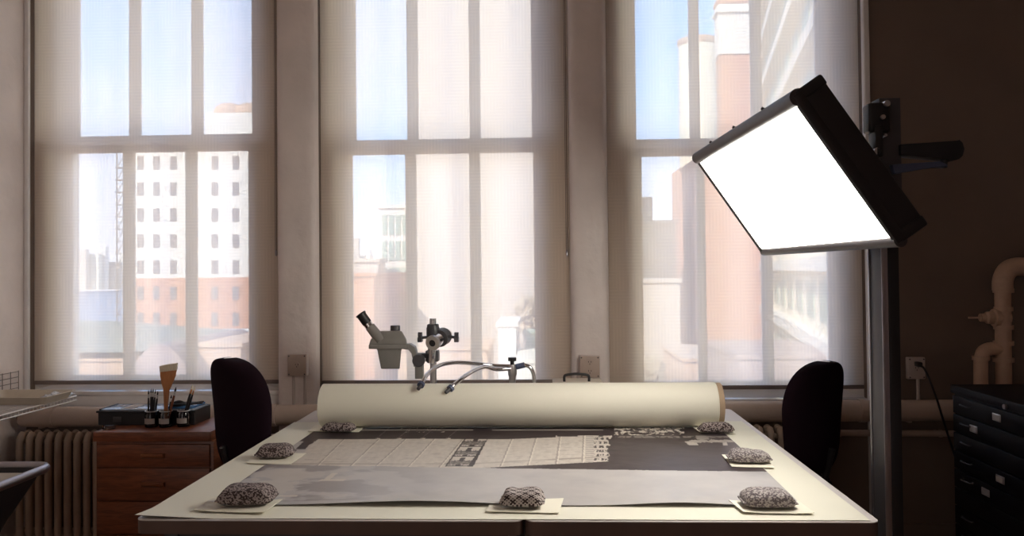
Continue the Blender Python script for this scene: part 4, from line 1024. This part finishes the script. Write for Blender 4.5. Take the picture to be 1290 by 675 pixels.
# white tower in the left window
yA = 95.
t, x0, x1, z1 = bld('white tower with rows of small windows and orange brick lower floors', 167, 345, 181, 0, yA, 22, 'white_facade')
zbk = Y(230, 350, yA).z
obj('brick_storeys', box(nb(), x0 - .15, x1 + .15, yA - .12, yA + 22, GZ, zbk), 'brick', t, smooth=None)
pts = [(px, 205 + 32.8 * k) for k in range(8) for px in (177, 197, 218.5, 244, 270.5, 297, 324)]
windows(t, yA - .12, [(p, q) for p, q in pts if q > 350], .76, 1.6, 'far_window'); windows(t, yA, [(p, q) for p, q in pts if q < 350], .76, 1.6, 'far_window')
xa_ = Y(255, 340, yA).x
obj('penthouse', box(nb(), xa_, x1, yA + 1, yA + 20, z1 + .45, Y(290, 140, yA).z), 'white_facade', t, smooth=None)
for px, r_ in ((285, 1.9), (312, 2.0)):
    c = Y(px, 140, yA + 4); bm = nb(); lathe(bm, [(r_, -.6), (r_, .2), (r_ * .86, .7), (r_ * .5, 1.1), (0, 1.3)], (c.x, yA + 5, c.z), seg=20); obj('roof_dome', bm, 'brick_pale', t)
# lattice fire-stair in front of the tower's left side
yS = 98.; t = thing('fire_escape', 'thin dark lattice stair tower left of the white tower', 'fire escape', (Y(151, 300, yS).x, yS, GZ))
bm = nb(); sx_ = Y(147, 300, yS).x; ex_ = Y(156, 300, yS).x; zt_ = Y(150, 190, yS).z
for x in (sx_, ex_): box(bm, x - .06, x + .06, yS, yS + .12, GZ, zt_)
obj('posts', bm, 'roof', t, smooth=None); bm = nb(); z = -8.
while z < zt_ - 1.6:
    box(bm, sx_, ex_, yS - .5, yS + .6, z, z + .10)
    cyl(bm, (sx_, yS, z), (ex_, yS, z + 1.5), .06, seg=6); z += 1.55
obj('landings', bm, 'roof', t, smooth=None)
# far skyline across the river
for k, (l_, r_, tp_) in enumerate(((84, 108, 314), (108, 124, 320), (124, 133, 311), (133, 150, 330), (60, 84, 322), (150, 166, 318), (436, 452, 300), (452, 466, 322), (466, 480, 312))):
    bld(('wide flat-topped distant block, leftmost behind the left window', 'distant block second in the left window skyline', 'slim tallest distant tower in the left window skyline', 'low broad distant block by the lattice stair', 'distant block hidden partly by the left sash stile', 'distant block right behind the lattice stair', 'distant pale block at the left of the middle window', 'lowest distant block in the middle window', 'distant block beside the green glazed building')[k], l_, r_, tp_, 0, 1450 + 16 * k, 12, ('slab_facade', 'cream_facade', 'white_facade')[k % 3])
# near low roofs seen at the bottom of the left window
t, x0, x1, z1 = bld('low orange brick building with hipped green-grey roof below the river', 60, 164, 455, 0, 40, 14, 'brick_pale')
bm = nb(); ap = Y(112, 404, 47)
v = [bm.verts.new(p) for p in ((x0 - .5, 39.5, z1 + .5), (x1 + .5, 39.5, z1 + .5), (x1 + .5, 54, z1 + .5), (x0 - .5, 54, z1 + .5), (ap.x - 1.2, 47, ap.z), (ap.x + 1.2, 47, ap.z))]
for f in ((0, 1, 5, 4), (1, 2, 5), (2, 3, 4, 5), (3, 0, 4), (3, 2, 1, 0)): bm.faces.new([v[i] for i in f])
obj('hipped_roof', bm, 'roof_green', t, smooth=None)
yv = 34.; t = thing('barrel_roof_shed', 'mauve barrel-roofed shed at the bottom of the left window', 'shed', (Y(200, 450, yv).x, yv + 4, GZ))
bm = nb(); a = Y(166, 470, yv); b = Y(236, 470, yv); rise = Y(205, 433, yv).z - a.z
P = [(a.x + (b.x - a.x) * i / 16, yv, a.z + rise * math.sin(PI * i / 16) ** .7) for i in range(17)]
prism(bm, P + [(b.x, yv, GZ), (a.x, yv, GZ)], (0, 9, 0)); obj('shed_body', bm, 'mauve', t)
bld('low brick wall block right of the mauve shed', 246, 303, 437, 0, 36, 8, 'brick_pale')
bld('white low block behind the mauve shed', 196, 330, 428, 0, 60, 8, 'white_facade')

# middle window
yB = 70.
t, x0, x1, z1 = bld('white building with green glazed bays in the middle window', 478, 524, 262, 0, yB, 16, 'white_facade')
for k in range(6):
    for px in (484.5, 493, 501.5, 510): windows(t, yB, [(px, 283 + 33 * k)], .42, 1.75, 'green_window')
bld('orange brick building left of the green glazed building', 420, 471, 348, 0, 52, 12, 'brick')
bld('brown block just behind the orange brick building', 446, 476, 330, 0, 66, 3, 'slab_facade')
t, x0, x1, z1 = bld('huge grey-beige windowless tower wall filling the middle window', 526, 700, -220, 0, 58, 14, 'slab_facade')
a_ = Y(602, 330, 58).x
obj('wall_panel', box(nb(), a_, x1, 57.85, 58, GZ, Y(650, 330, 58).z), 'slab_facade', t, smooth=None)
bld('bright white low building below the tower wall', 627, 649, 411, 0, 44, 6, 'white_facade')
bld('orange brick low wall at the foot of the tower wall', 500, 612, 441, 0, 46, 6, 'brick_pale')
bld('pale low building at the right foot of the tower wall', 650, 712, 457, 0, 40, 6, 'cream_facade')
def tree(px, py, rpx, y, label):
    c = Y(px, py, y); r_ = rpx * y / F; t = thing('tree', label, 'tree', (c.x, y, GZ))
    bm = nb(); g = bmesh.ops.create_icosphere(bm, subdivisions=5, radius=1)['verts']
    for v in g: v.co = v.co * r_ * (1 + .45 * noise.fractal(v.co * 3 + Vector((px, 0, 0)), 1, 2, 4)); v.co.z *= 1.5; v.co += c
    obj('crown', bm, 'trees', t); obj('trunk', tube(nb(), [(c.x, y, GZ), (c.x + .2, y, GZ * .5), (c.x, y, c.z)], .3, 10, 4), 'roof', t)
tree(664, 395, 14, 54, 'bushy brown tree at the right of the middle window'); tree(822, 470, 14, 38, 'bushy tree at the foot of the right window')
t, *_ = bld('small green hoarding beside the tree in the middle window', 662, 680, 420, 0, 47, 1, 'green_window', name='hoarding', cat='hoarding')

# right window
yC = 110.; c = Y(878.5, 50, yC); rC = 23.5 * yC / F
t = thing('smokestack', 'tall pale round brick smokestack in the right window', 'chimney', (c.x, yC, GZ))
obj('stack', lathe(nb(), [(rC * 1.15, 0), (rC, c.z - GZ - 2), (rC, c.z - GZ)], (c.x, yC, GZ), seg=40), 'cream_facade', t)
obj('rim', lathe(nb(), [(rC * 1.03, 0), (rC * 1.07, .3), (rC * 1.07, .8), (rC * .9, .9)], (c.x, yC, c.z - .9), seg=40), 'brick_pale', t)
obj('brick_base', box(nb(), c.x - rC * 1.25, c.x + rC * 1.25, yC - rC * 1.3, yC + rC * 1.3, GZ, Y(878, 215, yC).z), 'brick', t, smooth=None)
yD = 90.; t, x0, x1, z1 = bld('slender white-topped brick tower between the sash bars of the right window', 911, 952, 4, 0, yD, 2, 'brick')
obj('white_crown', box(nb(), x0 - .15, x1 + .15, yD - .15, yD + 2.1, Y(930, 68, yD).z, z1 + .6), 'white_facade', t, smooth=None)
obj('belt_course', box(nb(), x0 - .4, x1 + .4, yD - .4, yD + 2.3, Y(930, 16, yD).z, Y(930, 13, yD).z), 'white_facade', t, smooth=None)
bld('brick building wing below the slender tower', 884, 962, 200, 0, 75, 10, 'brick')
t, x0, x1, z1 = bld('cream stepped building left of the smokestack', 790, 852, 282, 0, 80, 10, 'cream_facade')
obj('rooftop_block', box(nb(), Y(808, 260, 82).x, Y(822, 260, 82).x, 82, 86, z1 + .3, Y(815, 248, 82).z), 'slab_facade', t, smooth=None)
bld('grey low building below the cream stepped building', 780, 856, 356, 0, 60, 8, 'slab_facade')
bld('pale orange building across the street at the foot of the right window', 860, 940, 455, 0, 45, 8, 'brick_pale')
bld('low mauve rooftop at the right foot of the right window', 930, 1060, 452, 0, 36, 8, 'mauve')
# long building whose facade runs away from us, with cornices
x_f0, y_f0 = Y(962, 340, 78).x, 78.
x_f1, y_f1 = Y(1075, 340, 33).x, 33.
t = thing('corniced_building', 'cream building with stacked cornices and green windows receding at the right', 'building', ((x_f0 + x_f1) / 2, 55, GZ))
dv = Vector((x_f1 - x_f0, y_f1 - y_f0, 0)); ln = dv.length; dv.normalize(); nrm = Vector((dv.y, -dv.x, 0))
if nrm.x > 0: nrm = -nrm
Z1 = Y(962, -60, 78).z
def fac(name, s0, s1, z0, z1_, out, m, thick=.3):
    p0 = Vector((x_f0, y_f0, 0)) + dv * s0; p1 = Vector((x_f0, y_f0, 0)) + dv * s1
    bm = nb(); prism(bm, [p0 + Vector((0, 0, z0)), p1 + Vector((0, 0, z0)), p1 + Vector((0, 0, z1_)), p0 + Vector((0, 0, z1_))], -nrm * thick if out == 0 else nrm * out)
    return obj(name, bm, m, t, smooth=None)
fac('walls', 0, ln, GZ, Z1 + 8, 0, 'cream_facade', 12)
fl = 3.9; z = -14.
while z < Z1 + 6:
    fac('cornice', 0, ln, z, z + .7, .7, 'white_facade')
    n = 9
    for k in range(n):
        s0 = ln * (k + .22) / n; s1 = ln * (k + .78) / n; fac('window', s0, s1, z + 1.3, z + 3.3, .06, 'green_window')
    z += fl
